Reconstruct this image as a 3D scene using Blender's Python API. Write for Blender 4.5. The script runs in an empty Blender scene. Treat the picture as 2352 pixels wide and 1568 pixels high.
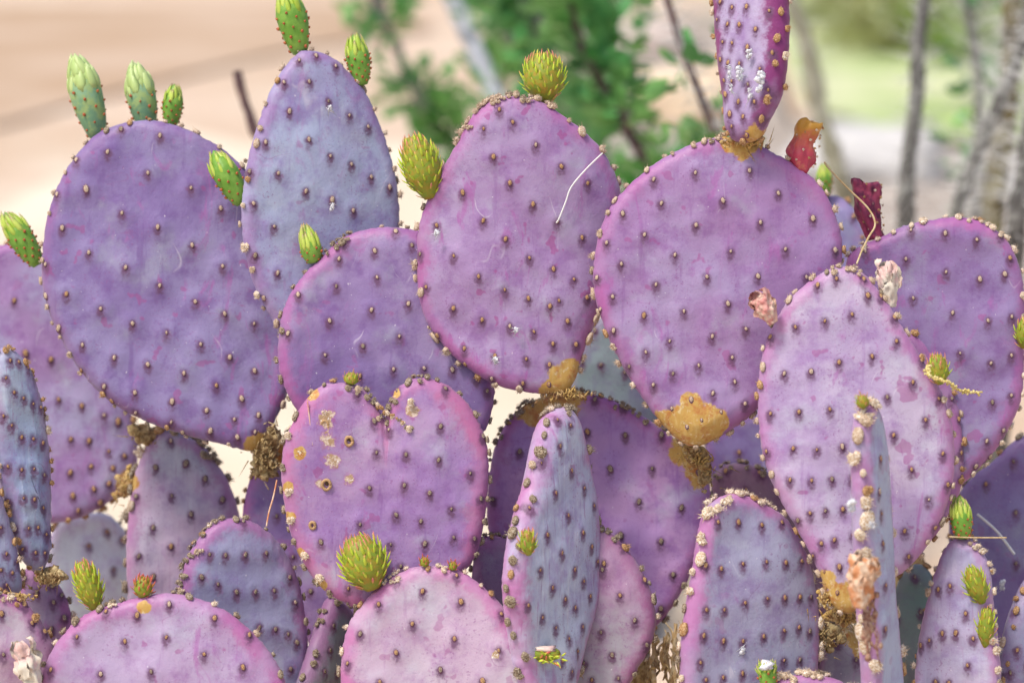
import bpy, math, random
import numpy as np
from mathutils import Vector, Matrix
random.seed(7)
sc = bpy.context.scene
COL = sc.collection
R = math.radians
# ------------------------------------------------------------------ camera
CAM = Vector((0, 0, 1.05)); PITCH = R(12); LENS = 85.0
FW = Vector((0, math.cos(PITCH), -math.sin(PITCH)))
UP = Vector((0, math.sin(PITCH), math.cos(PITCH)))
RT = Vector((1, 0, 0))
K = 36.0 / LENS / 2352.0
cd = bpy.data.cameras.new('camera'); cam = bpy.data.objects.new('camera', cd); COL.objects.link(cam)
cam.location = CAM; cam.rotation_euler = (R(90) - PITCH, 0, 0)
cd.lens = LENS; cd.sensor_width = 36; cd.clip_start = 0.05; cd.clip_end = 400
cd.dof.use_dof = True; cd.dof.focus_distance = 1.895; cd.dof.aperture_fstop = 3.4
sc.camera = cam
# ------------------------------------------------------------------ light
W = bpy.data.worlds.new('World'); sc.world = W; W.use_nodes = True
wn = W.node_tree.nodes; wl = W.node_tree.links
sky = wn.new('ShaderNodeTexSky'); sky.sky_type = 'NISHITA'; sky.sun_disc = False
SUN_EL, SUN_AZ = 62.0, -52.0          # azimuth measured from behind the camera, negative = from the left
sky.sun_elevation = R(SUN_EL); sky.sun_rotation = R(180 - SUN_AZ); sky.air_density = 1.0; sky.dust_density = 4.0; sky.ozone_density = 0.6
wn['Background'].inputs['Strength'].default_value = 0.15
wl.new(sky.outputs[0], wn['Background'].inputs['Color'])
ld = bpy.data.lights.new('sun', 'SUN'); lo = bpy.data.objects.new('sun', ld); COL.objects.link(lo)
ld.energy = 2.2; ld.angle = R(13); ld.color = (1.0, 0.95, 0.87)
sd = Vector((math.sin(R(SUN_AZ)) * math.cos(R(SUN_EL)), -math.cos(R(SUN_AZ)) * math.cos(R(SUN_EL)), math.sin(R(SUN_EL))))
lo.rotation_euler = (-sd).to_track_quat('-Z', 'Y').to_euler(); lo.location = sd * 10
sc.view_settings.view_transform = 'Standard'; sc.view_settings.look = 'None'
sc.view_settings.gamma = 1; sc.view_settings.exposure = 0.28

# ------------------------------------------------------------------ helpers
def ray(px, py):
    return FW + RT * ((px - 1176) * K) + UP * ((784 - py) * K)
def pt(px, py, d):
    return CAM + ray(px, py) * d
def mesh(name, vs, fs, mat=None, smooth=True, attrs=None):
    me = bpy.data.meshes.new(name)
    me.from_pydata([tuple(v) for v in vs] if not isinstance(vs, np.ndarray) else vs.tolist(), [], fs)
    if smooth: me.polygons.foreach_set('use_smooth', [True] * len(me.polygons))
    if attrs:
        for k, a in attrs.items():
            at = me.attributes.new(k, 'FLOAT', 'POINT'); at.data.foreach_set('value', np.asarray(a, dtype=np.float32))
    if mat: me.materials.append(mat)
    me.update(); return me
def link(name, data, parent=None, M=None, label=None, cat=None, group=None, kind=None):
    o = bpy.data.objects.new(name, data); COL.objects.link(o)
    if parent: o.parent = parent
    if M is not None: o.matrix_basis = M
    if label: o['label'] = label
    if cat: o['category'] = cat
    if group: o['group'] = group
    if kind: o['kind'] = kind
    return o
def basis(origin, z, hint=Vector((0, -1, 0))):
    z = z.normalized(); x = hint.cross(z)
    if x.length < 1e-4: x = Vector((1, 0, 0)).cross(z)
    x.normalize(); y = z.cross(x)
    M = Matrix((x, y, z)).transposed().to_4x4(); M.translation = origin
    return M
class MB:
    def __init__(s): s.v = []; s.f = []; s.a = []
    def add(s, vs, fs, a=None):
        n = len(s.v); s.v += [tuple(v) for v in vs]; s.f += [tuple(i + n for i in f) for f in fs]
        s.a += list(a) if a is not None else [0.0] * len(vs)
    def tube(s, pts, rad, n=8, cap=True, jit=0.0):
        rings = []
        pts = [Vector(p) for p in pts]
        ref = Vector((0.3, 0.9, 0.2))
        for i, p in enumerate(pts):
            t = (pts[min(i + 1, len(pts) - 1)] - pts[max(i - 1, 0)]).normalized()
            x = ref.cross(t).normalized(); y = t.cross(x)
            r = rad[i] if hasattr(rad, '__len__') else rad
            rings.append([p + (x * math.cos(2 * math.pi * k / n) + y * math.sin(2 * math.pi * k / n)) * r * (1 + random.uniform(-jit, jit)) for k in range(n)])
        vs = [v for rg in rings for v in rg]; fs = []
        for i in range(len(rings) - 1):
            for k in range(n):
                a = i * n + k; b = i * n + (k + 1) % n
                fs.append((a, b, b + n, a + n))
        if cap: fs.append(tuple(range(n))[::-1]); fs.append(tuple(range(len(vs) - n, len(vs))))
        s.add(vs, fs, [i / max(1, len(rings) - 1) for i in range(len(rings)) for _ in range(n)])
    def spike(s, p, q, r):
        p = Vector(p); q = Vector(q); t = (q - p).normalized(); x = Vector((0.31, 0.2, 0.9)).cross(t).normalized(); y = t.cross(x)
        s.add([p + x * r, p + (-x * .5 + y * .87) * r, p + (-x * .5 - y * .87) * r, q], [(0, 1, 3), (1, 2, 3), (2, 0, 3)], [0, 0, 0, 1])
    def mesh(s, name, mat, smooth=True): return mesh(name, s.v, s.f, mat, smooth, {'t': s.a})
def ico(sub=2):
    import bmesh
    bm = bmesh.new(); bmesh.ops.create_icosphere(bm, subdivisions=sub, radius=1)
    vs = [v.co.copy() for v in bm.verts]; fs = [tuple(v.index for v in f.verts) for f in bm.faces]; bm.free()
    return vs, fs
ICO1, ICO2, ICO3 = ico(1), ico(2), ico(3)
from mathutils import noise
def nz(p, s=1.0, off=0.0): return noise.noise(Vector(p) * s + Vector((off, off * 1.7, off * .3)))
def lump(mb, c, r, sc3=(1, 1, 1), amp=.25, fr=1.5, src=None, off=None):
    off = random.uniform(0, 50) if off is None else off
    vs, fs = src or ICO2
    c = Vector(c)
    mb.add([c + Vector((v.x * sc3[0], v.y * sc3[1], v.z * sc3[2])) * r * (1 + amp * nz(v, fr, off)) for v in vs], fs)

# ------------------------------------------------------------------ materials
class NT:
    def __init__(s, name, rough=.6, spec=.3, sheen=0, sss=0):
        s.m = bpy.data.materials.new(name); s.m.use_nodes = True
        s.n = s.m.node_tree.nodes; s.l = s.m.node_tree.links; s.b = s.n['Principled BSDF']
        s.b.inputs['Roughness'].default_value = rough; s.b.inputs['Specular IOR Level'].default_value = spec
        if sheen: s.b.inputs['Sheen Weight'].default_value = sheen
        if sss:
            s.b.inputs['Subsurface Weight'].default_value = sss; s.b.inputs['Subsurface Scale'].default_value = .004
            s.b.inputs['Subsurface Radius'].default_value = (1, .5, .6)
        tc = s.n.new('ShaderNodeTexCoord'); s.oc = tc.outputs['Object']
    def val(s, sock, v):
        if isinstance(v, (int, float)): sock.default_value = v
        elif isinstance(v, tuple): sock.default_value = v if len(v) == 4 or sock.type == 'VECTOR' else (*v, 1)
        else: s.l.new(v, sock)
    def map(s, scale=(1, 1, 1), loc=(0, 0, 0), rot=(0, 0, 0), src=None):
        n = s.n.new('ShaderNodeMapping'); s.l.new(src or s.oc, n.inputs[0])
        n.inputs['Scale'].default_value = scale; n.inputs['Location'].default_value = loc; n.inputs['Rotation'].default_value = rot
        return n.outputs[0]
    def noise(s, scale, detail=3, rough=.55, vec=None, dist=0):
        n = s.n.new('ShaderNodeTexNoise'); n.inputs['Scale'].default_value = scale; n.inputs['Detail'].default_value = detail
        n.inputs['Roughness'].default_value = rough; n.inputs['Distortion'].default_value = dist
        s.l.new(vec or s.oc, n.inputs['Vector']); return n.outputs['Fac']
    def vor(s, scale, vec=None):
        n = s.n.new('ShaderNodeTexVoronoi'); n.inputs['Scale'].default_value = scale
        s.l.new(vec or s.oc, n.inputs['Vector']); return n.outputs['Distance']
    def rng(s, v, a, b, c=0.0, d=1.0):
        n = s.n.new('ShaderNodeMapRange'); s.l.new(v, n.inputs[0])
        for i, x in enumerate((a, b, c, d)): n.inputs[i + 1].default_value = x
        n.interpolation_type = 'SMOOTHSTEP'; return n.outputs[0]
    def math(s, op, a, b=0.0):
        n = s.n.new('ShaderNodeMath'); n.operation = op; s.val(n.inputs[0], a); s.val(n.inputs[1], b); n.use_clamp = False; return n.outputs[0]
    def mix(s, f, a, b):
        n = s.n.new('ShaderNodeMix'); n.data_type = 'RGBA'; n.clamp_factor = True
        s.val(n.inputs[0], f); s.val(n.inputs[6], a); s.val(n.inputs[7], b); return n.outputs[2]
    def attr(s, name):
        n = s.n.new('ShaderNodeAttribute'); n.attribute_name = name; return n.outputs['Fac']
    def sep(s, i):
        n = s.n.new('ShaderNodeSeparateXYZ'); s.l.new(s.oc, n.inputs[0]); return n.outputs[i]
    def rnd(s):
        n = s.n.new('ShaderNodeObjectInfo'); return n.outputs['Random']
    def bump(s, h, dist, strength=.5, prev=None):
        n = s.n.new('ShaderNodeBump'); n.inputs['Distance'].default_value = dist; n.inputs['Strength'].default_value = strength
        s.l.new(h, n.inputs['Height'])
        if prev: s.l.new(prev, n.inputs['Normal'])
        s.l.new(n.outputs[0], s.b.inputs['Normal']); return n.outputs[0]
    def col(s, c): s.val(s.b.inputs['Base Color'], c); return s

def skin(name, a, b, rim=(.48, .09, .34), rimk=.8, seed=0.0, streak=0.0, stain=.5, cork=(.50, .31, .08), gloss=.46):
    def ds(c, k=.13):
        g = .3 * c[0] + .5 * c[1] + .2 * c[2]; return ((c[0] * (1 - k) + g * k) * .84, (c[1] * (1 - k) + g * k) * .89, (c[2] * (1 - k) + g * k) * .90)
    a = ds(a); b = ds(b); rim = ds(rim, .12)
    m = NT(name, gloss, .32, sheen=.10)
    off = m.map(loc=(seed, seed * .7, seed * 1.3))
    big = m.rng(m.noise(14, 3, .5, off), .36, .64)
    c = m.mix(big, a, b)
    deep = tuple(x * k for x, k in zip(b, (.70, .48, .74)))
    mid = m.rng(m.noise(48, 7, .68, off), .44, .70, 0, .68)
    c = m.mix(mid, c, deep)
    # waxy bloom, rubbed away in patches
    gy = sum(a) / 3; pale = (gy * .98 + .05, gy * 1.08 + .055, gy * 1.18 + .07)
    c = m.mix(m.rng(m.noise(26, 4, .6, m.map(loc=(seed + 5, 3, 9))), .52, .78, 0, .5), c, pale)
    if streak:
        st = m.noise(1, 5, .6, m.map(scale=(420, 200, 26), loc=(seed, 0, 2)))
        c = m.mix(m.rng(st, .56, .70, 0, streak), c, (.23, .07, .24))
        st2 = m.noise(1, 4, .6, m.map(scale=(260, 200, 9), loc=(seed, 4, 7)))
        c = m.mix(m.rng(st2, .5, .75, 0, streak), c, pale)
    # darker runs of pigment down the pad
    run = m.noise(1, 5, .62, m.map(scale=(120, 90, 14), loc=(seed * 5, 2, 8)))
    c = m.mix(m.rng(run, .56, .74, 0, .55), c, deep)
    # magenta rub marks and smears
    sm = m.noise(1, 6, .62, m.map(scale=(40, 30, 15), loc=(seed * 2, 1, 4), rot=(0, .3, 0)), dist=1.2)
    c = m.mix(m.rng(sm, .58, .68, 0, stain * .95), c, (.33, .10, .33))
    sm2 = m.noise(70, 2, .5, m.map(loc=(seed * 3, 11, 4)))
    c = m.mix(m.rng(sm2, .66, .70, 0, stain * .9), c, (.30, .07, .24))
    # fine freckles
    sp = m.noise(520, 2, .5, off)
    gate = m.rng(m.noise(30, 2, .5, m.map(loc=(seed, 7, 7))), .42, .62)
    c = m.mix(m.math('MULTIPLY', m.rng(sp, .60, .70, 0, .5), gate), c, (.22, .07, .22))
    sp2 = m.noise(380, 1, .5, m.map(loc=(seed, 17, 2)))
    c = m.mix(m.rng(sp2, .785, .80, 0, .6), c, (.7, .68, .70))
    # fine scratches
    for (a_, b_, r_, cc) in ((16, 8, .5, (.62, .58, .66)), (11, 20, -.6, (.24, .07, .22))):
        ln = m.noise(1, 2, .5, m.map(scale=(a_, 14, b_), loc=(seed * 4, 3, a_), rot=(0, r_, 0)), dist=.12)
        ln = m.rng(m.math('ABSOLUTE', m.math('SUBTRACT', ln, .5)), 0, .0045, 1, 0)
        c = m.mix(m.math('MULTIPLY', ln, m.rng(m.noise(24, 3, .6, m.map(loc=(seed, a_, 1))), .56, .66, 0, .4)), c, cc)
    # pigment at the rim; round each areole, pigment plus painted soft dimple shade
    rn = m.math('ADD', m.attr('rim'), m.math('MULTIPLY', m.math('SUBTRACT', m.noise(85, 6, .7, off), .5), 1.5))
    rr = m.math('MULTIPLY', m.rng(rn, .15, .85), m.rng(m.noise(22, 3, .6, off), .25, .65, .25, 1.0))
    c = m.mix(m.math('MULTIPLY', rr, rimk * .9), c, rim)
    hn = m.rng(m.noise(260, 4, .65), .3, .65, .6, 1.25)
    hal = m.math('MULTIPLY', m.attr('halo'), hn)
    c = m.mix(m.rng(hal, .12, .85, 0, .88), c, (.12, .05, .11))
    # corky tissue
    ck = m.attr('cork')
    ckn = m.math('ADD', ck, m.math('MULTIPLY', m.math('SUBTRACT', m.noise(75, 5, .65), .5), 1.1))
    fib = m.mix(m.rng(m.noise(1, 4, .6, m.map(scale=(330, 200, 70))), .45, .8), cork, (.58, .42, .16))
    fib = m.mix(m.rng(m.noise(110, 5, .7), .48, .66, 0, .85), fib, (.42, .15, .04))
    fib = m.mix(m.rng(m.noise(200, 4, .7, m.map(loc=(4, 2, 8))), .56, .68, 0, .8), fib, (.66, .56, .34))
    c = m.mix(m.rng(ckn, .42, .56), c, fib)
    # pale scab tissue
    sb = m.math('ADD', m.attr('scab'), m.math('MULTIPLY', m.math('SUBTRACT', m.noise(120, 5, .7), .5), 1.7))
    sbc = m.mix(m.rng(m.noise(260, 4, .7), .42, .6), (.38, .26, .12), (.68, .58, .46)); sbc = m.mix(m.rng(m.noise(420, 3, .6), .6, .66), sbc, (.85, .83, .80))
    c = m.mix(m.rng(sb, .45, .80, 0, .55), c, (.34, .08, .22)) if seed == 19 else c
    c = m.mix(m.rng(sb, .62, .80, 0, .9), c, sbc)
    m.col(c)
    nb = m.bump(m.noise(70, 5, .55, off),   .003, .36)
    m.bump(m.noise(600, 3, .6), .0005, .5, nb)
    return m.m

def simple(name, stops, scale=200, rough=.8, spec=.2, bump=.0006, axis=None, rim=None, sss=0):
    m = NT(name, rough, spec, sss=sss)
    c = stops[0]
    for i, s_ in enumerate(stops[1:]):
        c = m.mix(m.rng(m.noise(scale * (1 + .7 * i), 3, .6, m.map(loc=(i * 3.3, 1, 2))), .42, .62), c, s_)
    m.col(c)
    if bump: m.bump(m.noise(scale * 3, 3, .6), bump, .6)
    return m.m
M_CREAM = simple('areole_cream_wool', [(.52, .42, .32), (.66, .57, .46), (.36, .24, .15)], 3.2, .9, .1, 0)
M_TAN = simple('areole_tan_wool', [(.46, .28, .13), (.60, .43, .25), (.25, .12, .05)], 3.2, .9, .1, 0)
M_GREY = simple('areole_weathered_wool', [(.34, .27, .19), (.50, .44, .34), (.13, .09, .06)], 3.0, .95, .1, 0)
M_PALE = simple('areole_white_wool', [(.70, .62, .50), (.80, .76, .68), (.46, .30, .16)], 3.0, .95, .1, 0)
M_COLLAR = simple('areole_dark_collar', [(.13, .06, .11), (.19, .09, .15)], 2.5, .7, .2, 0)
M_WHITE = simple('cochineal_cotton', [(.80, .82, .86), (.66, .68, .74)], 500, .95, .1, .001)
M_WOOD = simple('corky_bark', [(.48, .36, .17), (.60, .48, .26), (.27, .17, .08)], 120, .9, .15, .002)
M_STRAW = simple('dry_straw', [(.52, .36, .17), (.62, .50, .30)], 150, .8, .2, .0004)
M_BARKG = simple('grey_stem_bark', [(.17, .17, .155), (.27, .27, .25), (.09, .085, .08)], 40, .9, .1, .003)
M_BARKR = simple('red_brown_stem_bark', [(.10, .06, .065), (.17, .11, .10)], 40, .9, .1, .003)
M_BARKO = simple('olive_stem_bark', [(.17, .14, .06), (.26, .24, .14), (.08, .065, .035)], 25, .9, .1, .003)
M_BARKB = simple('blue_grey_stem_bark', [(.36, .38, .42), (.48, .50, .53)], 40, .9, .1, .003)
M_BARKP = simple('pale_olive_bark', [(.26, .25, .18), (.36, .35, .27)], 30, .9, .1, .003)
M_SPINE = simple('pale_spines', [(.72, .72, .70)], 50, .6, .3, 0)
M_LEAF = simple('ocotillo_leaf', [(.09, .30, .09), (.20, .44, .12)], 12, .5, .4, 0)

def leafmat(name, base, tip, mids, e0=.62, e1=.98, lowc=None):
    m = NT(name, .42, .4, sss=.0)
    z = m.sep(2)
    c = m.mix(m.rng(m.math('ADD', z, m.math('MULTIPLY', m.rnd(), .12)), e0, e1), m.mix(m.rnd(), base, mids), tip)
    if lowc: c = m.mix(m.rng(z, .0, .25, .75, 0), c, lowc)
    return m.col(c).m
M_SC_GREEN = leafmat('young_leaf_green', (.42, .60, .03), (.66, .30, .12), (.58, .70, .07), .72, 1.05, lowc=(.50, .26, .03))
M_SC_RED = leafmat('young_leaf_red', (.45, .25, .05), (.62, .10, .10), (.55, .28, .07), .35, .9, lowc=(.5, .15, .03))
M_SC_PINK = leafmat('young_leaf_pink', (.48, .46, .06), (.68, .20, .18), (.60, .34, .12), .3, .95, lowc=(.5, .25, .1))
M_SEPAL = leafmat('sepal_green', (.34, .50, .05), (.34, .22, .14), (.52, .62, .12), .62, 1.1)
M_SEPALP = leafmat('sepal_pale', (.44, .56, .22), (.50, .60, .28), (.36, .50, .16), .75, 1.0)
M_NUB = leafmat('bud_tubercle', (.38, .30, .06), (.42, .10, .035), (.30, .24, .05), .1, .6)
M_BUDG = simple('bud_skin_green', [(.13, .30, .035), (.20, .38, .06)], 90, .45, .35, .0004)
M_BUDB = simple('bud_skin_blue_green', [(.15, .30, .17), (.22, .38, .22), (.30, .42, .16)], 60, .5, .3, .0004)
M_BUDY = simple('young_pad_skin', [(.26, .27, .03), (.34, .24, .03), (.20, .28, .03)], 160, .5, .3, .0004)
M_FRUIT = simple('red_fruit_skin', [(.46, .06, .08), (.55, .17, .04), (.45, .30, .05)], 55, .42, .4, .0012)
M_DARKFR = simple('dark_red_fruit_skin', [(.24, .03, .08), (.36, .06, .12), (.12, .02, .06)], 60, .5, .3, .001)
M_PAPER = simple('withered_pink_petal', [(.62, .38, .32), (.70, .56, .44), (.60, .26, .24)], 90, .75, .2, .0008)
M_PAPERT = simple('withered_tan_petal', [(.66, .46, .32), (.72, .60, .46), (.50, .22, .10)], 70, .75, .2, .0008)
M_PAPERW = simple('withered_white_petal', [(.72, .66, .55), (.70, .48, .44)], 60, .75, .2, .0008)

# ------------------------------------------------------------------ ground and background setting
def gpt(px, py):          # where the sight line through a pixel meets the ground
    d = ray(px, py); t = -CAM.z / d.z; return CAM + d * t
m = NT('sand', .95, .1)
geo = m.n.new('ShaderNodeNewGeometry').outputs['Position']
c = m.mix(m.rng(m.noise(.55, 3, .5, geo), .4, .62), (.55, .41, .30), (.62, .48, .37))
c = m.mix(m.rng(m.noise(2.5, 4, .6, geo), .45, .7, 0, .5), c, (.72, .64, .52))
c = m.mix(m.rng(m.noise(30, 3, .6, geo), .5, .7, 0, .35), c, (.40, .29, .2))
m.col(c); m.bump(m.noise(20, 4, .6, geo), .02, .5)
def sheet(name, pts, z, mat, kind='structure'):
    cx = sum(p[0] for p in pts) / len(pts); cy = sum(p[1] for p in pts) / len(pts)
    vs = [(cx, cy, z)] + [(p[0], p[1], z) for p in pts]; n = len(pts)
    return link(name, mesh(name, vs, [(0, i + 1, (i + 1) % n + 1) for i in range(n)], mat, False), kind=kind)
N = 60
vs = []; fs = []
for j in range(N + 1):
    for i in range(N + 1):
        x = (i / N - .5); y = j / N
        X = math.copysign(abs(2 * x) ** 2, x) * 150; Y = -20 + 220 * y ** 2
        Z = 0.0
        vs.append((X, Y, Z + (.012 * nz((X, Y, 0), 1.3) if abs(X) < 10 and Y < 20 else 0)))
for j in range(N):
    for i in range(N):
        a = j * (N + 1) + i; fs.append((a, a + 1, a + N + 2, a + N + 1))
link('ground', mesh('ground', vs, fs, m.m), kind='structure')
mp = NT('pale_path_sand', .95, .1); mp.col(mp.mix(mp.rng(mp.noise(1.2, 3), .4, .65), (.66, .56, .43), (.74, .65, .52))); mp.bump(mp.noise(30, 3), .01, .4)
mo = NT('orange_soil', .95, .1); mo.col(mo.mix(mo.rng(mo.noise(.9, 3), .4, .65), (.44, .31, .21), (.52, .39, .29)))
mg = NT('lawn_grass', .9, .1); mg.col(mg.mix(mg.rng(mg.noise(.9, 4), .38, .62), (.36, .46, .19), (.58, .60, .38)))
mw = NT('pale_gravel', .95, .1); mw.col(mw.mix(mw.rng(mw.noise(3, 4), .4, .65), (.33, .28, .24), (.48, .42, .37)))
def poly(name, pix, z, mat): return sheet(name, [(gpt(*p).x, gpt(*p).y) for p in pix], z, mat)
poly('path', [(-1500, 640), (-600, 620), (0, 490), (200, 385), (380, 300), (560, 345), (800, 360), (1000, 330), (1200, 350), (1260, 520), (1300, 900), (1500, 2600), (900, 3600), (-200, 2000), (-900, 1100)], .018, mp.m)
poly('soil_bed', [(-400, 60), (50, 20), (900, 15), (1000, 70), (700, 120), (560, 150), (300, 215), (0, 300), (-500, 320)], .022, mo.m)
poly('lawn', [(1780, -150), (3400, -150), (3800, 200), (2900, 330), (2400, 360), (2100, 330), (1850, 260), (1780, 100)], .026, mg.m)
poly('gravel_bed', [(1320, 60), (1740, 20), (1800, 280), (2100, 350), (2500, 370), (2600, 600), (2100, 800), (1500, 700), (1350, 420)], .020, mw.m)
# pale boulders on the gravel
def boulder(px, py, r, sq, lab, mat):
    p = gpt(px, py); mb = MB(); lump(mb, (0, 0, 0), r, (1.2, 1, sq), .5, 1.2, ICO3)
    link('boulder', mb.mesh('boulder', mat), None, Matrix.Translation((p.x, p.y, r * sq * .55)), lab, 'rock', 'pale boulders on the gravel')
M_ROCK = simple('pale_rock', [(.58, .57, .56), (.44, .43, .42)], 6, .9, .1, .01)
M_ROCKT = simple('tan_rock', [(.74, .60, .44), (.62, .48, .34)], 6, .9, .1, .01)
boulder(1600, 285, .17, .8, 'blurred cream boulder between the two dark ocotillo stems', M_ROCKT)
boulder(2010, 420, .2, .6, 'blurred low white boulder right of the red fruit', M_ROCK)
boulder(1500, 130, .2, .5, 'blurred mauve-grey boulder at the top between leafy stems', simple('mauve_rock', [(.50, .42, .38), (.60, .52, .48)], 6, .9, .1, .01))
boulder(1290, 330, .09, .8, 'small blurred white stone beside the middle leafy stem', M_ROCK)
boulder(2330, 480, .12, .8, 'blurred blue-white stone behind the right-hand spiny stem', M_ROCK)

# far shrubs on the lawn: loose leafy mounds
def shrub(px, py, r, h, mat, lab, n=900):
    p = gpt(px, py); mb = MB()
    for _ in range(n):
        u = random.uniform(-1, 1); a = random.uniform(0, 6.283); rr = random.random() ** .4 * math.sqrt(1 - u * u)
        c = Vector((rr * math.cos(a) * r, rr * math.sin(a) * r, h * (.5 + .5 * u) + .02))
        c += Vector((nz(c, 3, 1), nz(c, 3, 9), nz(c, 3, 4))) * .25 * r
        d = Vector((random.gauss(0, 1), random.gauss(0, 1), random.gauss(.4, 1))).normalized(); e = d.cross(Vector((random.random(), .3, .8))).normalized()
        s = random.uniform(.02, .045)
        mb.add([c - d * s, c + e * s * .5, c + d * s, c - e * s * .5], [(0, 1, 2, 3)])
    root = link('shrub', None, None, Matrix.Translation((p.x, p.y, 0)), lab, 'shrub', 'blurred shrubs on the lawn')
    link('foliage', mb.mesh('foliage', mat), root, kind='stuff')
    st = MB()
    for k in range(5):
        a = k * 1.3; st.tube([(0, 0, 0), (math.cos(a) * r * .3, math.sin(a) * r * .3, h * .5), (math.cos(a) * r * .6, math.sin(a) * r * .6, h * .85)], [.02, .014, .006], 6)
    link('stem', st.mesh('stem', M_BARKO), root)
M_G1 = simple('shrub_leaf_green', [(.22, .38, .05), (.30, .46, .08)], 8, .6, .3, 0)
M_G2 = simple('shrub_leaf_pale', [(.44, .54, .28), (.54, .60, .38)], 8, .6, .3, 0)
M_G3 = simple('shrub_leaf_olive', [(.34, .36, .14), (.44, .44, .2)], 8, .6, .3, 0)
shrub(2230, 150, .42, 1.1, M_G1, 'blurred bright green shrub behind the thick spiny stem at top right', 1600)
shrub(2040, 130, .45, .35, M_G3, 'blurred low olive shrub left of the thin grey stem')
shrub(1850, 60, .8, .5, M_G2, 'blurred pale green shrub at the top behind the grey stem')
shrub(2420, 260, .5, .9, M_G2, 'blurred pale green shrub at the right edge of the photo')

# ocotillo: whip stems with leaves and spines
def whip(root, ctrl, d, rad, bark, leaves=0, leafspan=(0, 1), spines=0, spl=.03, name='stem'):
    base = root.matrix_basis.translation
    P = [pt(x, y, d + dd) - base for x, y, dd in ctrl]
    # extend down to the root
    P = P + [Vector((P[-1].x * .35, P[-1].y * .35, max(.02, P[-1].z * .4))), Vector((0, 0, -.02))]
    Q = []
    for i in range(len(P) - 1):
        p0, p1, p2, p3 = P[max(i - 1, 0)], P[i], P[i + 1], P[min(i + 2, len(P) - 1)]
        for k in range(8):
            t = k / 8
            Q.append(.5 * ((2 * p1) + (p2 - p0) * t + (2 * p0 - 5 * p1 + 4 * p2 - p3) * t * t + (3 * p1 - p0 - 3 * p2 + p3) * t ** 3))
    Q.append(P[-1])
    mb = MB(); mb.tube(Q, [rad * (.8 + .5 * i / len(Q)) * (1 + .25 * nz(q, 30)) for i, q in enumerate(Q)], 9, jit=.12)
    link(name, mb.mesh(name, bark), root)
    nv = 8 * (len(ctrl) - 1)
    if leaves:
        lb = MB()
        for _ in range(leaves):
            f = random.uniform(*leafspan) * nv; i = min(int(f), nv - 1); c = Q[i].lerp(Q[i + 1], f - i)
            if nz(c, 22, 3) < -.22: continue
            for k in range(3):
                d_ = Vector((random.gauss(0, 1), random.gauss(0, 1), random.gauss(.3, .6))).normalized()
                s = random.uniform(.010, .022); o = c + d_ * (rad + s * .9 + abs(random.gauss(0, .022)))
                e = d_.cross(Vector((random.random(), random.random(), .5))).normalized() * s * .5
                n2 = d_.cross(e).normalized() * s * .15
                lb.add([o - d_ * s, o - d_ * s * .2 + e, o + d_ * s * .6 + e * .8, o + d_ * s, o + d_ * s * .6 - e * .8, o - d_ * s * .2 - e, o + n2], [(0, 1, 6), (1, 2, 6), (2, 3, 6), (3, 4, 6), (4, 5, 6), (5, 0, 6)])
        link('foliage', lb.mesh('foliage', M_LEAF), root, kind='stuff')
    if spines:
        sb = MB()
        for _ in range(spines):
            f = random.uniform(0, nv); i = min(int(f), nv - 1); c = Q[i].lerp(Q[i + 1], f - i)
            d_ = Vector((random.gauss(0, 1), random.gauss(0, .7), random.gauss(.1, .6))).normalized()
            sb.spike(c, c + d_ * (rad + random.uniform(.5, 1) * spl), .0009)
        link('spines', sb.mesh('spines', M_SPINE), root, kind='stuff')
def plant_root(name, px, d, lab, cat, group=None, dx=0):
    p = pt(px, 784, d); return link(name, None, None, Matrix.Translation((p.x + dx, p.y, 0)), lab, cat, group)
oc1 = plant_root('ocotillo', 1500, 3.1, 'blurred ocotillo with green leafy dark stems leaning left behind the centre pad', 'shrub', 'blurred ocotillos behind the cactus')
whip(oc1, [(840, -60, 0), (905, 100, 0), (985, 260, 0), (1090, 420, 0)], 3.8, .010, M_BARKG, 230)
whip(oc1, [(1000, -80, .25), (1075, 80, .2), (1150, 260, .15), (1230, 420, .1)], 3.45, .016, M_BARKB, 26)
whip(oc1, [(1180, -60, 0), (1230, 60, 0), (1310, 250, 0), (1400, 440, 0)], 3.2, .010, M_BARKG, 130)
whip(oc1, [(1285, -60, 0), (1340, 110, 0), (1420, 260, 0), (1490, 390, 0), (1560, 520, 0)], 2.95, .0065, M_BARKR, 190, spines=60)
whip(oc1, [(1240, -60, 0), (1180, 80, 0), (1150, 250, 0), (1240, 430, 0)], 4.3, .011, M_BARKG, 200)
whip(oc1, [(1100, -60, 0), (1150, 60, 0), (1270, 230, 0), (1370, 430, 0)], 4.0, .009, M_BARKG, 170)
whip(oc1, [(1430, -60, 0), (1410, 80, 0), (1440, 260, 0), (1500, 420, 0)], 4.0, .008, M_BARKG, 90)
oc2 = plant_root('ocotillo', 1700, 2.7, 'blurred ocotillo with one thin red-brown stem and few leaves left of the top pad', 'shrub', 'blurred ocotillos behind the cactus')
whip(oc2, [(1515, -60, 0), (1560, 90, 0), (1605, 210, 0), (1650, 330, 0), (1700, 460, 0)], 2.65, .0052, M_BARKR, 30, spines=110, spl=.05)
oc3 = plant_root('ocotillo', 1960, 3.1, 'blurred olive-grey ocotillo stem leaning behind the red fruit', 'shrub', 'blurred ocotillos behind the cactus')
whip(oc3, [(1790, -60, 0), (1850, 100, 0), (1880, 250, 0), (1925, 400, 0), (1960, 560, 0)], 3.6, .015, M_BARKP, 0, spines=160, spl=.06)
oc4 = plant_root('ocotillo', 2090, 2.9, 'blurred thin blue-grey ocotillo stem standing upright in front of the lawn', 'shrub', 'blurred ocotillos behind the cactus')
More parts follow.
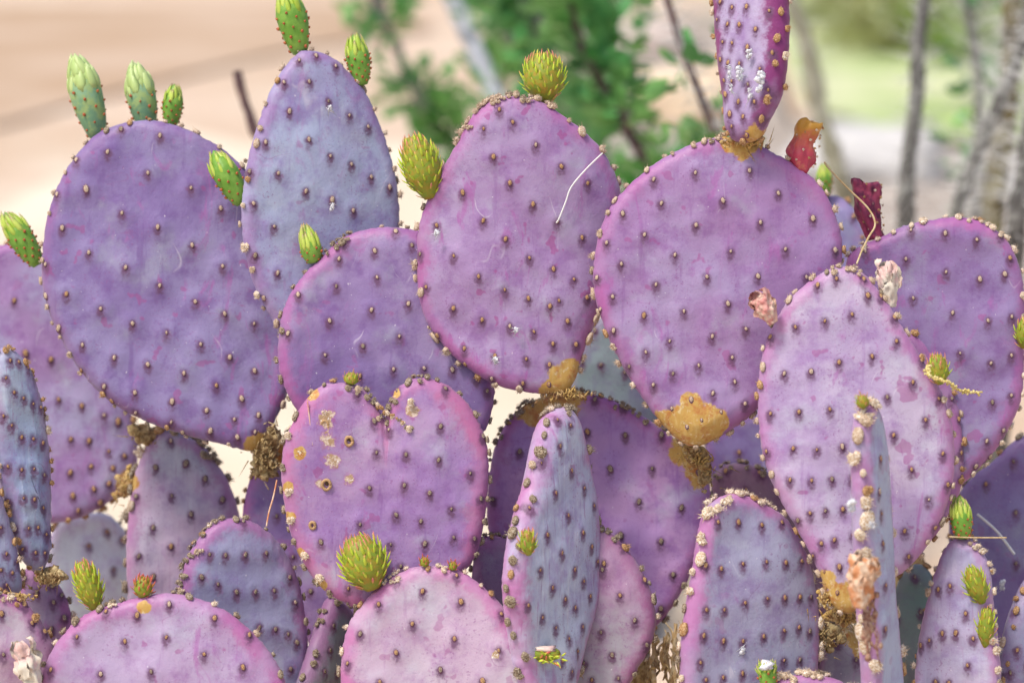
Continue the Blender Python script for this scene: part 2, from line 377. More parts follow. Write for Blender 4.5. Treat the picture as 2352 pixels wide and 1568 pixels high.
whip(oc4, [(2135, -60, 0), (2110, 80, 0), (2105, 230, 0), (2085, 380, 0), (2080, 560, 0)], 2.9, .0095, M_BARKG, 0, spines=170, spl=.055)
oc5 = plant_root('ocotillo', 2290, 2.8, 'blurred thick brown spiny ocotillo stems at the right edge', 'shrub', 'blurred ocotillos behind the cactus')
whip(oc5, [(2320, -60, 0), (2325, 80, 0), (2315, 230, 0), (2290, 400, 0), (2280, 560, 0)], 2.9, .0135, M_BARKO, 0, spines=420, spl=.06)
whip(oc5, [(2380, -60, 0), (2345, 110, 0), (2260, 320, 0), (2215, 430, 0), (2200, 560, 0)], 2.75, .008, M_BARKG, 0, spines=220, spl=.05)
whip(oc5, [(2200, -60, 0), (2240, 120, 0), (2250, 300, 0), (2240, 480, 0)], 3.3, .008, M_BARKG, 20, spines=200, spl=.07)
whip(oc5, [(2400, 100, 0), (2370, 260, 0), (2350, 420, 0), (2330, 560, 0)], 2.6, .010, M_BARKG, 0, spines=160, spl=.06)
dtw = plant_root('dry_twig', 590, 2.6, 'blurred dark twig end standing left of the tall blue pad', 'twig')
whip(dtw, [(545, 165, 0), (556, 215, 0), (585, 300, 0), (620, 420, 0)], 2.65, .0058, M_BARKR)

# ------------------------------------------------------------------ small repeated meshes
def areole_mesh(kind, mat, seed):
    base = kind == 'eye'; kind = 'oval' if base else kind
    random.seed(seed); mb = MB()
    if kind == 'oval':          # a woolly oval with a sunken middle
        vs, fs = ICO2
        mb.add([Vector((v.x * .72, v.y * .55, v.z * 1.0)) * (1 + .22 * nz(v, 2.2, seed)) + Vector((0, .18 * max(0, 1 - (v.x ** 2 + v.z ** 2) * 3), 0)) for v in vs], fs)
        for _ in range(5):
            a = random.uniform(0, 6.28); p = Vector((math.cos(a) * .5, -.35, math.sin(a) * .7)); mb.spike(p, p + Vector((math.cos(a) * .5, -.35, math.sin(a) * .6 + .2)), .07)
        if base:                # dark sunken collar of skin round the wool
            n0 = len(mb.f); vs2 = []; n_ = 12
            for q, yy in ((.5, -.30), (1.0, -.22), (1.14, .12)):
                for k in range(n_):
                    a = 2 * math.pi * k / n_; w_ = q * (1 + (.22 * nz((math.cos(a), math.sin(a), q), 1.8, seed + 40) if q > 1.2 else 0))
                    vs2.append((math.cos(a) * .82 * w_, yy, math.sin(a) * w_ * (1.28 if math.sin(a) < 0 else 1.0)))
            mb.add(vs2, [(i * n_ + k, (i + 1) * n_ + k, (i + 1) * n_ + (k + 1) % n_, i * n_ + (k + 1) % n_) for i in range(2) for k in range(n_)] + [tuple(range(n_))])
            me = mb.mesh('areole', mat); me.materials.append(M_COLLAR)
            for p_ in list(me.polygons)[n0:]: p_.material_index = 1
            return me
    elif kind == 'tuft':
        for _ in range(3):
            lump(mb, (random.uniform(-.35, .35), random.uniform(-.2, .1), random.uniform(-.35, .35)), random.uniform(.5, .75), (1, .8, 1), .4, 2.5, ICO1 if _ else ICO2)
        for _ in range(26):
            d = Vector((random.gauss(0, .8), -abs(random.gauss(.7, .4)), random.gauss(0, .8))).normalized(); mb.spike(d * .55, d * random.uniform(.95, 1.4), .055)
    else:                        # 'crust'
        for _ in range(6):
            lump(mb, (random.uniform(-.8, .8), random.uniform(-.3, .1), random.uniform(-.5, .5)), random.uniform(.3, .55), (1, .8, 1), .5, 2.5, ICO1)
        for _ in range(34):
            d = Vector((random.gauss(0, .9), -abs(random.gauss(.6, .4)), random.gauss(0, .8))).normalized(); mb.spike(d * .6, d * random.uniform(.95, 1.35), .05)
    return mb.mesh('areole', mat, kind == 'oval')
AR = {}
for mn, mt in (('c', M_CREAM), ('t', M_TAN), ('g', M_GREY), ('w', M_PALE)):
    for kd in ('oval', 'tuft', 'crust', 'eye'):
        AR[mn, kd] = [areole_mesh(kd, mt, 11 * i + 3) for i in range(4)]
random.seed(21)

# ------------------------------------------------------------------ plants
PL = {}
def plant(key, px, d, lab):
    p = pt(px, 1500, d)
    PL[key] = link('prickly_pear', None, None, Matrix.Translation((p.x, p.y, 0)), lab, 'cactus', 'purple prickly pears growing in one clump')
plant('left', 640, 2.0, 'prickly pear at left with the broadest round violet pad, three green buds on its top')
plant('centre', 1430, 1.98, 'prickly pear in the middle whose two large round pads join at yellow corky bases')
plant('right', 1920, 1.93, 'prickly pear with a tall pale pink-violet pad, withered pink flowers on its rim')
plant('farright', 2330, 2.02, 'dark violet prickly pear at the right edge with a shrivelled dark red fruit')
plant('heart', 880, 1.93, 'prickly pear with the heart-shaped scarred pink and violet pad')
plant('front', 1010, 1.88, 'low prickly pear at the bottom with the palest pink rounded pad')
plant('frontleft', 370, 1.88, 'low prickly pear at bottom left, wide pink-purple pad with a green scaly shoot')
plant('blue', 560, 1.96, 'blue-violet prickly pear with crusty left rim, standing left of the heart-shaped pad')
plant('narrow', 1270, 1.9, 'prickly pear with a narrow pale blue pad turned nearly edge-on beside the heart pad')
plant('squared', 1720, 1.88, 'grey-violet prickly pear with a bristly squared top and pink left rim')
plant('edge', 2020, 1.84, 'thin prickly pear pad seen edge-on holding a withered tan flower')
plant('budded', 2200, 1.9, 'narrow pink-lilac prickly pear at bottom right carrying three bright green buds')
plant('farleft', 60, 1.95, 'blue striped prickly pear at the left edge with a small pink pad below it')
plant('back', 380, 2.12, 'blurred prickly pear behind at left with mauve and grey pads')
plant('slate', 2360, 1.97, 'slate blue prickly pear cut off by the bottom right corner')

SPX = 800 / 2091 * 2352 / 2500
ORG = {'C1': (0, 0), 'C2': (600, 0), 'C3': (1200, 0), 'C4': (1700, 0), 'M1': (0, 500), 'M2': (600, 500), 'M3': (1200, 500), 'M4': (1700, 500),
       'B1': (0, 1067), 'B2': (600, 1067), 'B3': (1200, 1067), 'B4': (1700, 1067)}
def dec(s):
    out = []; o = (0, 0); k = 1
    for tok in s.split():
        if tok in ORG: o = (ORG[tok][0] * .9408, ORG[tok][1] * .9408); continue
        x, y = tok.split(','); out.append((o[0] + float(x) * SPX, o[1] + float(y) * SPX))
    return out
def pts_(s): return [tuple(float(q) for q in t.split(',')) for t in s.split()]
def crom(P, per=14):
    P = np.array(P, float); n = len(P); out = []
    for i in range(n):
        p0, p1, p2, p3 = P[i - 1], P[i], P[(i + 1) % n], P[(i + 2) % n]
        for k in range(per):
            t = k / per
            out.append(.5 * (2 * p1 + (p2 - p0) * t + (2 * p0 - 5 * p1 + 4 * p2 - p3) * t * t + (3 * p1 - p0 - 3 * p2 + p3) * t ** 3))
    return np.array(out)
PADS = {}
def pad(key, owner, depth, yaw, pitch, outline, areoles, matr, T=.0165, bend=0, cork=(), scab=(), mats='t', rimmat='t', asz=1.0, rimsz=1.0,
        rimsp=.0155, crust=(), res=1.0, label=None, mound=1.0, rimreach=.011, seed=1):
    rs = random.Random(seed * 77 + 5); root = PL[owner]; base = root.matrix_basis.translation
    O = crom(pts_(outline)); cx, cy = (O.min(0) + O.max(0)) / 2
    ya, pi_ = R(yaw), R(pitch)
    # local frame: X along the pad, Y away from the camera, Z up the pad
    X = RT * math.cos(ya) + FW * math.sin(ya)
    Y0 = -RT * math.sin(ya) + FW * math.cos(ya)
    Z = UP * math.cos(pi_) + Y0 * math.sin(pi_); Y = Y0 * math.cos(pi_) - UP * math.sin(pi_)
    C = pt(cx, cy, depth)
    def toloc(px, py, off=0.0):
        r = ray(px, py); o = C - Y * off
        t = (o - CAM).dot(Y) / r.dot(Y); q = CAM + r * t - C
        return q.dot(X), q.dot(Z)
    # pull the silhouette in by the half thickness that the turned rim adds
    d1 = np.roll(O, -1, 0) - np.roll(O, 1, 0); nn = np.stack([d1[:, 1], -d1[:, 0]], 1); nn /= np.linalg.norm(nn, axis=1)[:, None] + 1e-9
    area = np.sum(O[:, 0] * np.roll(O[:, 1], -1) - O[:, 1] * np.roll(O[:, 0], -1))
    if area < 0: nn = -nn
    wc_ = T * .62 * math.cos(ya); ins = (math.hypot(wc_, T / 2 * math.sin(ya)) - wc_) / (K * depth)
    O2 = O.copy(); O2[:, 0] -= ins * nn[:, 0]
    L = np.array([toloc(*p) for p in O2])
    ctr = (L.min(0) + L.max(0)) / 2; 
    # resample by arc length
    Lc = np.vstack([L, L[:1]]); seg = np.linalg.norm(np.diff(Lc, axis=0), axis=1); s = np.concatenate([[0], np.cumsum(seg)])
    per = s[-1]; nb = int(max(60, min(230, per / .0026)) * (1 if res >= 1 else res))
    ss = np.linspace(0, per, nb, endpoint=False)
    B = np.stack([np.interp(ss, s, Lc[:, 0]), np.interp(ss, s, Lc[:, 1])], 1) - ctr
    if np.sum(B[:, 0] * np.roll(B[:, 1], -1) - B[:, 1] * np.roll(B[:, 0], -1)) < 0: B = B[::-1]
    B = B + (np.random.RandomState(seed).randn(nb, 2) * .00025)
    t_ = np.roll(B, -2, 0) - np.roll(B, 2, 0); bn = np.stack([t_[:, 1], -t_[:, 0]], 1); bn /= np.linalg.norm(bn, axis=1)[:, None]
    sup = np.maximum((B * bn).sum(1), .004)
    sup = np.convolve(np.concatenate([sup[-4:], sup, sup[:4]]), np.ones(9) / 9, 'valid')
    th = np.unwrap(np.arctan2(B[:, 1], B[:, 0])); Rr = np.linalg.norm(B, axis=1)
    order = np.argsort(th % (2 * math.pi)); thS = (th % (2 * math.pi))[order]; RS = Rr[order]; supS = sup[order]
    C0 = C + X * ctr[0] + Z * ctr[1]
    rr_ = np.random.RandomState(seed)
    fr = rr_.uniform(-1, 1, (9, 2)) * 75; ph = rr_.uniform(0, 6.28, 9)
    wrim = T * .62
    def prof(d, su):
        w = np.minimum(wrim, su * .75); x = np.clip(d / w, 0, 1); return T / 2 * np.sqrt(np.clip(1 - (1 - x) ** 2.3, 0, 1))
    A = np.array([toloc(p[0], p[1], T / 2) for p in areoles]).reshape(-1, 2) - ctr if areoles else np.zeros((0, 2))
    def und(u, v):
        z = np.zeros_like(u)
        for k in range(9): z += np.sin(u * fr[k, 0] + v * fr[k, 1] + ph[k])
        return z * .00055
    def surf(u, v, sfrac, su):
        d = (1 - sfrac) * su; h = prof(d, su)
        inner = np.clip(d / (wrim * 1.5), 0, 1)
        h = h + inner * und(u, v) + inner * .0016 * np.clip(1 - sfrac ** 2, 0, 1)
        if len(A):
            du = u[..., None] - A[:, 0]; dv = v[..., None] - A[:, 1]
            g = np.exp(-(du ** 2 + (dv) ** 2) / (2 * .0062 ** 2)).sum(-1); p_ = np.exp(-(du ** 2 + dv ** 2) / (2 * .0025 ** 2)).sum(-1)
            h = h + mound * inner * (.0019 * np.minimum(g, 1.2) - .0010 * np.minimum(p_, 1))
        return h
    def bendo(u, v): return bend * u ** 2
    nf = int(40 * res); sb = list(1 - (1 - np.linspace(0, 1, nf + 1)[1:]) ** 1.45)
    V = []; at = {'rim': [], 'halo': [], 'cork': [], 'scab': []}
    corkL = [(np.array(toloc(c_[0], c_[1], T / 2)) - ctr, c_[2]) for c_ in cork]
    scabL = [(np.array(toloc(c_[0], c_[1], T / 2)) - ctr, c_[2]) for c_ in scab]
    def addring(sf, side):
        u = B[:, 0] * sf; v = B[:, 1] * sf; su = sup
        h = surf(u, v, np.full(nb, sf), su) if side < 0 else prof((1 - sf) * su, su) + .0015 * (1 - sf ** 2)
        y = side * h + bendo(u, v)
        V.append(np.stack([u, y, v], 1)); attrs(u, v, (1 - sf) * su, side)
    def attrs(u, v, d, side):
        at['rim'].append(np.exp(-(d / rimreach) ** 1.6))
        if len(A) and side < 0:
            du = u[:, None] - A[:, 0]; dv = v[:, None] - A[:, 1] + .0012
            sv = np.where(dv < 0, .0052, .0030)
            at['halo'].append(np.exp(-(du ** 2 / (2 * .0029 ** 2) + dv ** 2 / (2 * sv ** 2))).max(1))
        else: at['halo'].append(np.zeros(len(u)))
        for nm, LL in (('cork', corkL), ('scab', scabL)):
            z = np.zeros(len(u))
            for c_, rad in LL:
                dd = np.hypot(u - c_[0], v - c_[1]); z = np.maximum(z, np.clip(1.15 - dd / (rad * K * depth) * .65, 0, 1))
            at[nm].append(z)
    u0 = np.zeros(1)
    V.append(np.array([[0, -float(surf(u0, u0, u0, np.array([sup.mean()]))[0]), 0]])); attrs(u0, u0, np.array([.05]), -1)
    for sf in sb: addring(sf, -1)
    nbk = [.985, .95, .9, .8, .6, .3]
    for sf in nbk: addring(sf, 1)
    V.append(np.array([[0, T / 2 + .0015, 0]])); attrs(u0, u0, np.array([.05]), 1)
    V = np.vstack(V); nr = len(sb) + len(nbk); F = []
    for j in range(nb): F.append((0, 1 + j, 1 + (j + 1) % nb))
    for i in range(nr - 1):
        a0 = 1 + i * nb
        for j in range(nb):
            k = (j + 1) % nb; F.append((a0 + j, a0 + nb + j, a0 + nb + k, a0 + k))
    last = 1 + (nr - 1) * nb
    for j in range(nb): F.append((last + j, len(V) - 1, last + (j + 1) % nb))
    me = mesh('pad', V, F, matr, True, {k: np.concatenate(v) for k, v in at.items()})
    Mw = Matrix((X, Y, Z)).transposed().to_4x4(); Mw.translation = C0
    Ml = Matrix.Translation(-base) @ Mw
    po = link('pad', me, root, Ml, label)
    # ---- areoles on the face
    def place(u, v, y, nrm, size, mk, kd):
        o = bpy.data.objects.new('areole', rs.choice(AR[mk, kd])); COL.objects.link(o); o.parent = po
        n = nrm.normalized(); z = Vector((0, 0, 1)) - n * n.z
        if z.length < .05: z = Vector((1, 0, 0)) - n * n.x
        z.normalize(); yv = -n; x = yv.cross(z)
        M = Matrix((x, yv, z)).transposed().to_4x4(); M = M @ Matrix.Rotation(rs.uniform(-.35, .35), 4, 'Y')
        sx = size * rs.uniform(.8, 1.2)
        M = M @ Matrix.Diagonal((sx, size, sx * rs.uniform(.9, 1.15), 1)); M.translation = Vector((u, y, v)); o.matrix_basis = M
    for a in A:
        rad = math.hypot(*a); t = math.atan2(a[1], a[0]) % (2 * math.pi)
        Rb = np.interp(t, thS, RS, period=2 * math.pi); su = np.interp(t, thS, supS, period=2 * math.pi); sf = min(rad / Rb, .985)
        if rad / Rb > 1.12: continue
        a = a * (sf * Rb / max(rad, 1e-6))
        uu = np.array([a[0]]); vv = np.array([a[1]])
        h = float(surf(uu, vv, np.array([sf]), np.array([su]))[0])
        y = -h + float(bendo(a[0], a[1]))
        e = np.clip(1 - (1 - sf) * su / wrim, 0, 1) * .8
        nrm = Vector((a[0] / max(rad, 1e-6) * e, -1, a[1] / max(rad, 1e-6) * e))
        place(a[0], a[1], y - .0003, nrm, .00192 * asz * rs.uniform(.72, 1.15), mats if rs.random() > .15 else rs.choice('gct'), 'eye')
    # ---- areoles round the rim
    per = np.linalg.norm(np.roll(B, -1, 0) - B, axis=1).sum(); step = per / nb
    j = rs.uniform(0, 4)
    crL = [(np.array(toloc(c_[0], c_[1])) - ctr, c_[2] * K * depth) for c_ in crust]
    while j < nb:
        i = int(j) % nb
        incr = any(math.hypot(B[i, 0] - c_[0], B[i, 1] - c_[1]) < r_ for c_, r_ in crL)
        for rep in range(2 if incr else 1):
            ang = rs.uniform(-.5, 1.0) if not incr else rs.uniform(-.6, 1.3)        # 0 = on the rim, pi/2 = on the front face
            b = Vector((B[i, 0], 0, B[i, 1])); n2 = Vector((bn[i, 0], 0, bn[i, 1]))
            dd = wrim * (1 - math.cos(ang)) * .6
            h = float(prof(np.array([dd]), np.array([sup[i]]))[0]) * (1 if ang > 0 else -1)
            nrm = n2 * math.cos(ang) + Vector((0, -1, 0)) * math.sin(ang)
            p = b - n2 * dd; y = -h + float(bendo(p.x, p.z)); p = p + n2 * .0012 * math.cos(ang); y -= .0012 * math.sin(ang)
            mk = rimmat if rs.random() > .25 else rs.choice('ctgw')
            kd = ('crust' if rs.random() < .6 else 'tuft') if incr else ('tuft' if rs.random() < .55 else 'oval')
            place(p.x, p.z, y, nrm, .0034 * rimsz * rs.uniform(.7, 1.25) * (.85 if incr else 1), mk, kd)
        j += (.0058 if incr else rimsp * rs.uniform(.6, 1.4)) / step
    PADS[key] = (po, root, C, X, Y, Z, T)
    return po
S = {}
def sk(n, a, b, **k): S[n] = skin('pad_skin_' + n, a, b, **k); return S[n]
LAV = (.33, .26, .50); VIO = (.25, .155, .40); BLU = (.31, .36, .54); SLA = (.20, .24, .36); PNK = (.50, .33, .52); PPK = (.60, .46, .57); MAU = (.36, .19, .40)
sk('p1', (.31, .235, .47), (.25, .155, .40), seed=1, stain=.6, rimk=.5, rim=(.28, .07, .26))
pad('p1', 'left', 1.975, 4, 0, '97,570 110,490 135,420 180,350 240,298 330,276 410,290 490,328 560,385 620,470 655,580 672,700 675,820 660,900 635,960 605,1010 575,1035 510,1020 420,997 330,965 250,920 190,860 145,790 110,710 95,640',
    dec('C1 688,970 485,1018 1022,865 772,823 945,1105 550,1205 360,1237 398,1455 780,1360 1010,1450 1220,1200 1410,1330 M1 568,305 287,378 805,400 1228,258 1422,392 1022,515 425,568 645,662 272,580 372,785 848,757 1065,815 1247,618 1435,695 1623,757 527,893 730,973 945,1018 1283,888 1467,970 1625,1057 515,1055 665,1157 862,1197 1177,1073 1382,1150 1543,1235 707,1258 1100,1253 1320,1310 865,1325 1093,1385 1342,1440 1497,1367 1515,1480 1628,1448 1650,1340 1165,1475'),
    S['p1'], mats='c', rimmat='c', asz=1.15, rimsz=.9, rimsp=.019, bend=.25, cork=[(600, 1035, 40)], seed=1, mound=1.35, label='broad round violet pad with cream areoles')
sk('p2', (.40, .43, .63), (.38, .34, .58), seed=2, stain=.35, rimk=.75, rim=(.34, .12, .38))
pad('p2', 'left', 1.955, 22, 0, '700,116 660,145 625,200 600,260 580,320 562,400 553,480 556,540 566,600 585,660 610,710 635,760 660,830 690,900 740,960 800,960 850,880 890,760 912,650 917,530 915,450 900,370 870,280 835,205 800,165 760,130',
    dec('C2 343,385 450,355 245,525 400,522 572,422 520,648 275,710 655,738 780,808 125,908 392,893 527,998 665,1050 795,1130 200,1107 372,1222 30,1092 50,1298 540,1275 677,1345 915,1195 180,1445 M2 62,322 200,435 118,600'),
    S['p2'], mats='c', rimmat='c', asz=1.05, seed=2, rimsp=.016, label='tall pale blue-violet pad with magenta left rim')
sk('p3', (.35, .23, .45), (.26, .15, .39), seed=3, stain=.4)
pad('p3', 'left', 1.932, 3, 0, '740,590 690,640 655,700 640,770 640,840 655,890 680,940 740,1010 850,1040 960,1045 1050,1025 1110,992 1130,940 1136,890 1130,820 1115,740 1090,660 1040,575 985,538 920,523 850,525 785,548',
    dec('M2 823,293 595,343 578,518 838,462 957,168 630,240 335,572 270,818 535,738 803,670 1037,630 980,838 748,900 507,957 943,1048 1138,1042 1318,1050 1060,258 730,1090 1540,1185 1470,1110'),
    S['p3'], mats='c', rimmat='g', seed=3, crust=[(800, 545, 75)], rimsp=.02)
sk('p22', (.36, .21, .44), (.26, .15, .40), seed=4, stain=.3)
pad('p22', 'left', 2.02, -6, 0, '640,1005 590,1070 560,1150 565,1250 620,1350 690,1440 760,1560 900,1560 1000,1400 1010,1200 940,1060 850,985 740,975',
    dec('B1 1770,500 1873,760 1985,980 1690,200'), S['p22'], seed=4, res=.6, mats='g', cork=[(610, 1030, 60)])
sk('p9', (.58, .30, .58), (.44, .23, .58), seed=5, stain=.3, rimk=.7)
pad('p9', 'centre', 1.985, 0, 0, '1270,903 1190,940 1145,1005 1125,1080 1118,1180 1140,1290 1200,1380 1300,1450 1400,1480 1490,1450 1540,1400 1590,1310 1622,1210 1632,1130 1612,1070 1565,1020 1500,970 1420,925 1340,900',
    dec('M3 612,1447 853,1467 840,1290 660,1240 1085,1465 B3 757,200 1025,198 180,90 940,408 1212,447 1080,660 823,620 1158,873 1080,1090 10,395 1320,225'),
    S['p9'], seed=5, mats='g', rimmat='g', cork=[(1230, 925, 60), (1300, 905, 45), (1590, 1030, 50), (1610, 1080, 40)], crust=[(1400, 915, 130), (1180, 950, 60)], asz=1.25, label='mauve pad behind with a dry corky upper edge')
sk('p33', (.28, .37, .38), (.28, .28, .42), seed=6, stain=.2, rimk=.3)
pad('p33', 'centre', 2.06, -20, 0, '1370,740 1420,700 1480,740 1540,850 1560,950 1510,1040 1430,1080 1350,1000 1310,900 1330,800', dec('M3 580,1005 700,1020 850,1068 660,800'), S['p33'], seed=6, res=.5, mats='g')
sk('p4', (.44, .31, .52), (.39, .22, .46), seed=7, stain=.75, rimk=.85)
pad('p4', 'centre', 1.912, 2, -3, '1170,220 1230,228 1290,262 1350,308 1392,355 1420,410 1432,470 1425,560 1402,650 1378,720 1352,780 1335,830 1318,880 1285,905 1200,899 1130,880 1060,835 1015,790 980,740 960,670 957,590 962,520 985,450 1020,380 1055,320 1088,262 1130,230',
    dec('C2 1618,698 1703,780 1518,822 1850,925 1580,1000 1685,1168 1385,1228 2013,1063 1832,1303 1515,1407 1657,1525 1218,1437 1990,1415 C3 615,1168 580,1515 797,1295 M2 1327,325 1485,455 1810,338 1963,408 1112,315 1652,540 1803,595 1150,525 1325,660 1508,733 1940,645 1998,610 1685,773 1838,807 1222,838 2053,740 1395,918 1590,965 1790,982 1960,885 1570,1108 1768,1137 1938,1018 1935,1145 1390,1043 M3 527,475 540,890 610,590'),
    S['p4'], seed=7, mats='t', rimmat='c', rimsz=1.2, bend=2.0, cork=[(1300, 880, 48), (1312, 840, 22), (1330, 870, 34), (1270, 895, 30)], crust=[(1125, 245, 75), (1240, 240, 50)], label='large lilac pad with a smooth face and a round scaly shoot on top')
sk('p5', (.40, .27, .49), (.38, .19, .43), seed=8, stain=.6, rimk=.7)
pad('p5', 'centre', 1.895, 2, 0, '1690,316 1760,342 1820,375 1880,420 1915,480 1935,550 1932,620 1908,700 1870,790 1805,880 1740,940 1690,980 1640,1010 1590,1025 1540,995 1480,920 1440,860 1400,780 1372,700 1363,630 1375,540 1400,480 1440,430 1510,372 1580,335 1640,318',
    dec('C3 1298,1103 1645,1088 1035,1143 1083,1297 1472,1282 1830,1232 838,1362 1302,1437 1713,1420 975,1497 2053,1393 735,1548 M3 828,377 1168,320 1523,297 1873,283 675,463 1048,508 1370,460 1697,455 2008,460 773,585 972,705 1225,678 1502,630 675,668 780,800 1135,868 1405,838 1618,790 982,938 1533,972 880,1030 1155,1075 1320,1023 1550,1128 1030,1147 1408,1200 1615,1267 1147,1297 1270,1240 1335,1370 1245,1413 1460,1318 M4 888,288'),
    S['p5'], seed=8, mats='c', rimmat='c', asz=1.0, cork=[(1590, 985, 62), (1588, 925, 26), (1530, 965, 26), (1650, 965, 28), (1710, 335, 34), (1680, 330, 24)], crust=[(1680, 322, 60), (1560, 345, 20)], bend=.3, label='large round violet pad with an orange-yellow corky base')
sk('p6', (.50, .38, .58), (.42, .29, .52), seed=9, stain=.2, rim=(.27, .03, .18), rimk=1.7)
pad('p6', 'centre', 1.885, -40, 4, '1632,-120 1636,0 1641,80 1650,170 1660,240 1668,305 1700,330 1745,318 1768,280 1797,220 1810,150 1815,80 1814,0 1814,-120 1800,-220 1740,-280 1670,-230',
    dec('C3 1458,12 1535,48 1637,45 1775,70 1433,125 1507,155 1590,160 1697,190 1477,270 1543,277 1643,305 1785,335 1462,382 1518,402 1590,408 1717,440 1487,515 1540,520 1640,540 1757,572 1500,605 1580,650 1680,650 1525,728 1610,745 1698,748 1535,807 1613,860'),
    S['p6'], seed=9, mats='t', rimmat='t', rimsp=.013, cork=[(1725, 320, 30)], rimreach=.012, T=.023, label='upright narrow pad at the top with a dark magenta rim and white cotton')
sk('p38', (.42, .26, .48), (.38, .18, .42), seed=10, stain=.3)
pad('p38', 'right', 1.945, -12, 0, '2060,750 2110,768 2150,825 2195,915 2213,1020 2212,1090 2195,1150 2120,1260 2000,1300 1900,1150 1900,900 1960,780', dec('M4 1630,1235 1688,1360 1710,1525 B4 1690,100 1703,255'), S['p38'], seed=10, res=.6)
sk('p7', (.56, .43, .60), (.46, .31, .54), seed=11, stain=.6, rimk=.85, rim=(.52, .12, .38))
pad('p7', 'right', 1.862, -3, 2, '1945,612 1985,630 2022,672 2055,720 2085,770 2120,828 2160,890 2185,960 2195,1040 2190,1110 2170,1180 2140,1240 2090,1300 2030,1345 1985,1380 1950,1410 1905,1380 1880,1310 1850,1250 1810,1180 1775,1110 1752,1040 1742,960 1742,880 1755,800 1785,730 1820,680 1870,638 1910,616',
    dec('M4 775,510 895,470 1095,577 1070,470 993,697 820,740 633,778 1182,577 1267,715 1278,868 1122,965 910,1003 732,1062 562,1075 1382,1130 1217,1225 475,1330 655,1320 850,1303 1465,1370 1258,1468 618,1553 768,1560 930,1540 475,840 1550,1235 1443,990 B4 450,90 1577,103 598,270 735,275 865,265 993,263 1373,205 1485,397 1610,303 650,530 725,483 823,468 935,458 797,675 880,653 747,757 913,825 1000,620 1330,597 1357,760 1530,577 900,990 820,860'),
    S['p7'], seed=11, mound=.6, mats='t', rimmat='c', bend=.9, cork=[(1925, 1390, 50), (1900, 1330, 22)], crust=[(1950, 618, 45), (2040, 700, 18)], label='tall pale pink-violet pad with magenta rim')
sk('p36', (.46, .26, .44), (.32, .32, .36), seed=12, stain=.5)
pad('p36', 'right', 1.93, 0, 0, '1900,1430 1960,1450 1990,1500 2015,1600 1990,1700 1920,1740 1860,1690 1858,1560 1875,1480', dec('B4 900,1313 1020,1415 765,1430 835,1200'), S['p36'], seed=12, res=.6, mats='g', cork=[(1975, 1440, 50), (1990, 1490, 30), (1900, 1440, 24)], rimmat='g', crust=[(1870, 1520, 80)])
sk('p30', (.20, .30, .24), (.26, .32, .28), seed=13, stain=.1, rimk=.1)
pad('p30', 'right', 2.0, 0, 0, '2100,1295 2135,1310 2155,1370 2150,1500 2120,1620 2070,1680 2035,1620 2040,1450 2060,1340', dec('B4 1395,888 1430,1110 1270,1155'), S['p30'], seed=13, res=.5, mats='g')
sk('p31', (.30, .19, .27), (.36, .20, .28), seed=14, stain=.2, rimk=.2)
pad('p31', 'right', 2.02, 5, 0, '1700,1062 1760,1083 1810,1130 1860,1210 1900,1300 1890,1420 1790,1480 1680,1380 1640,1230 1635,1110 1660,1072', dec('B4 315,330 190,215 405,225'), S['p31'], seed=14, res=.5, crust=[(1710, 1070, 80)], rimmat='g')
sk('p32', (.30, .25, .50), (.26, .18, .44), seed=15, stain=.1, rimk=.4)
pad('p32', 'farright', 2.12, -10, 0, '1620,1010 1690,945 1780,935 1870,990 1940,1090 1960,1250 1900,1350 1750,1300 1650,1150', dec('B4 275,95'), S['p32'], seed=15, res=.5)
sk('p8', (.32, .21, .44), (.31, .17, .40), seed=16, stain=.6, rimk=.8)
pad('p8', 'farright', 1.945, -4, 0, '2150,503 2220,500 2280,522 2322,565 2345,620 2356,700 2354,800 2350,900 2330,960 2290,1030 2240,1085 2195,1125 2150,1150 2080,1110 2000,1000 1950,850 1935,700 1945,600 1975,565 2020,546 2080,518',
    dec('M4 1370,160 1587,182 1788,222 1080,297 1337,345 1593,428 1810,472 1970,440 1383,595 1635,688 1860,738 2013,712 1680,945 1880,1010 2013,960 1890,1258 2013,1215 1962,1438 1852,1505 2003,338 1945,195 B4 1785,185 1885,130'),
    S['p8'], seed=16, mats='c', rimmat='w', crust=[(2270, 520, 60), (1975, 565, 30)], bend=.5, label='dark violet pad with a knobbly cream upper rim')
sk('p29', (.28, .22, .43), (.26, .16, .39), seed=17, stain=.3, rimk=.2)
pad('p29', 'farright', 2.05, 0, 0, '2210,1120 2290,1050 2350,1000 2430,1000 2500,1100 2510,1300 2440,1450 2330,1520 2240,1420 2190,1300 2180,1200', dec('B4 2022,153 1847,297 2033,477 2033,800'), S['p29'], seed=17, res=.6, mats='g')
sk('p34', (.30, .31, .56), (.30, .26, .50), seed=18, stain=.1, rimk=.3)
pad('p34', 'farright', 2.17, -15, 0, '1895,450 1950,465 1985,530 2000,620 2010,760 1960,860 1890,800 1860,600 1865,490', dec('M4 1000,75'), S['p34'], seed=18, res=.5)
sk('heart', (.48, .28, .50), (.38, .20, .48), seed=19, stain=.65, rimk=.95, rim=(.56, .13, .33))
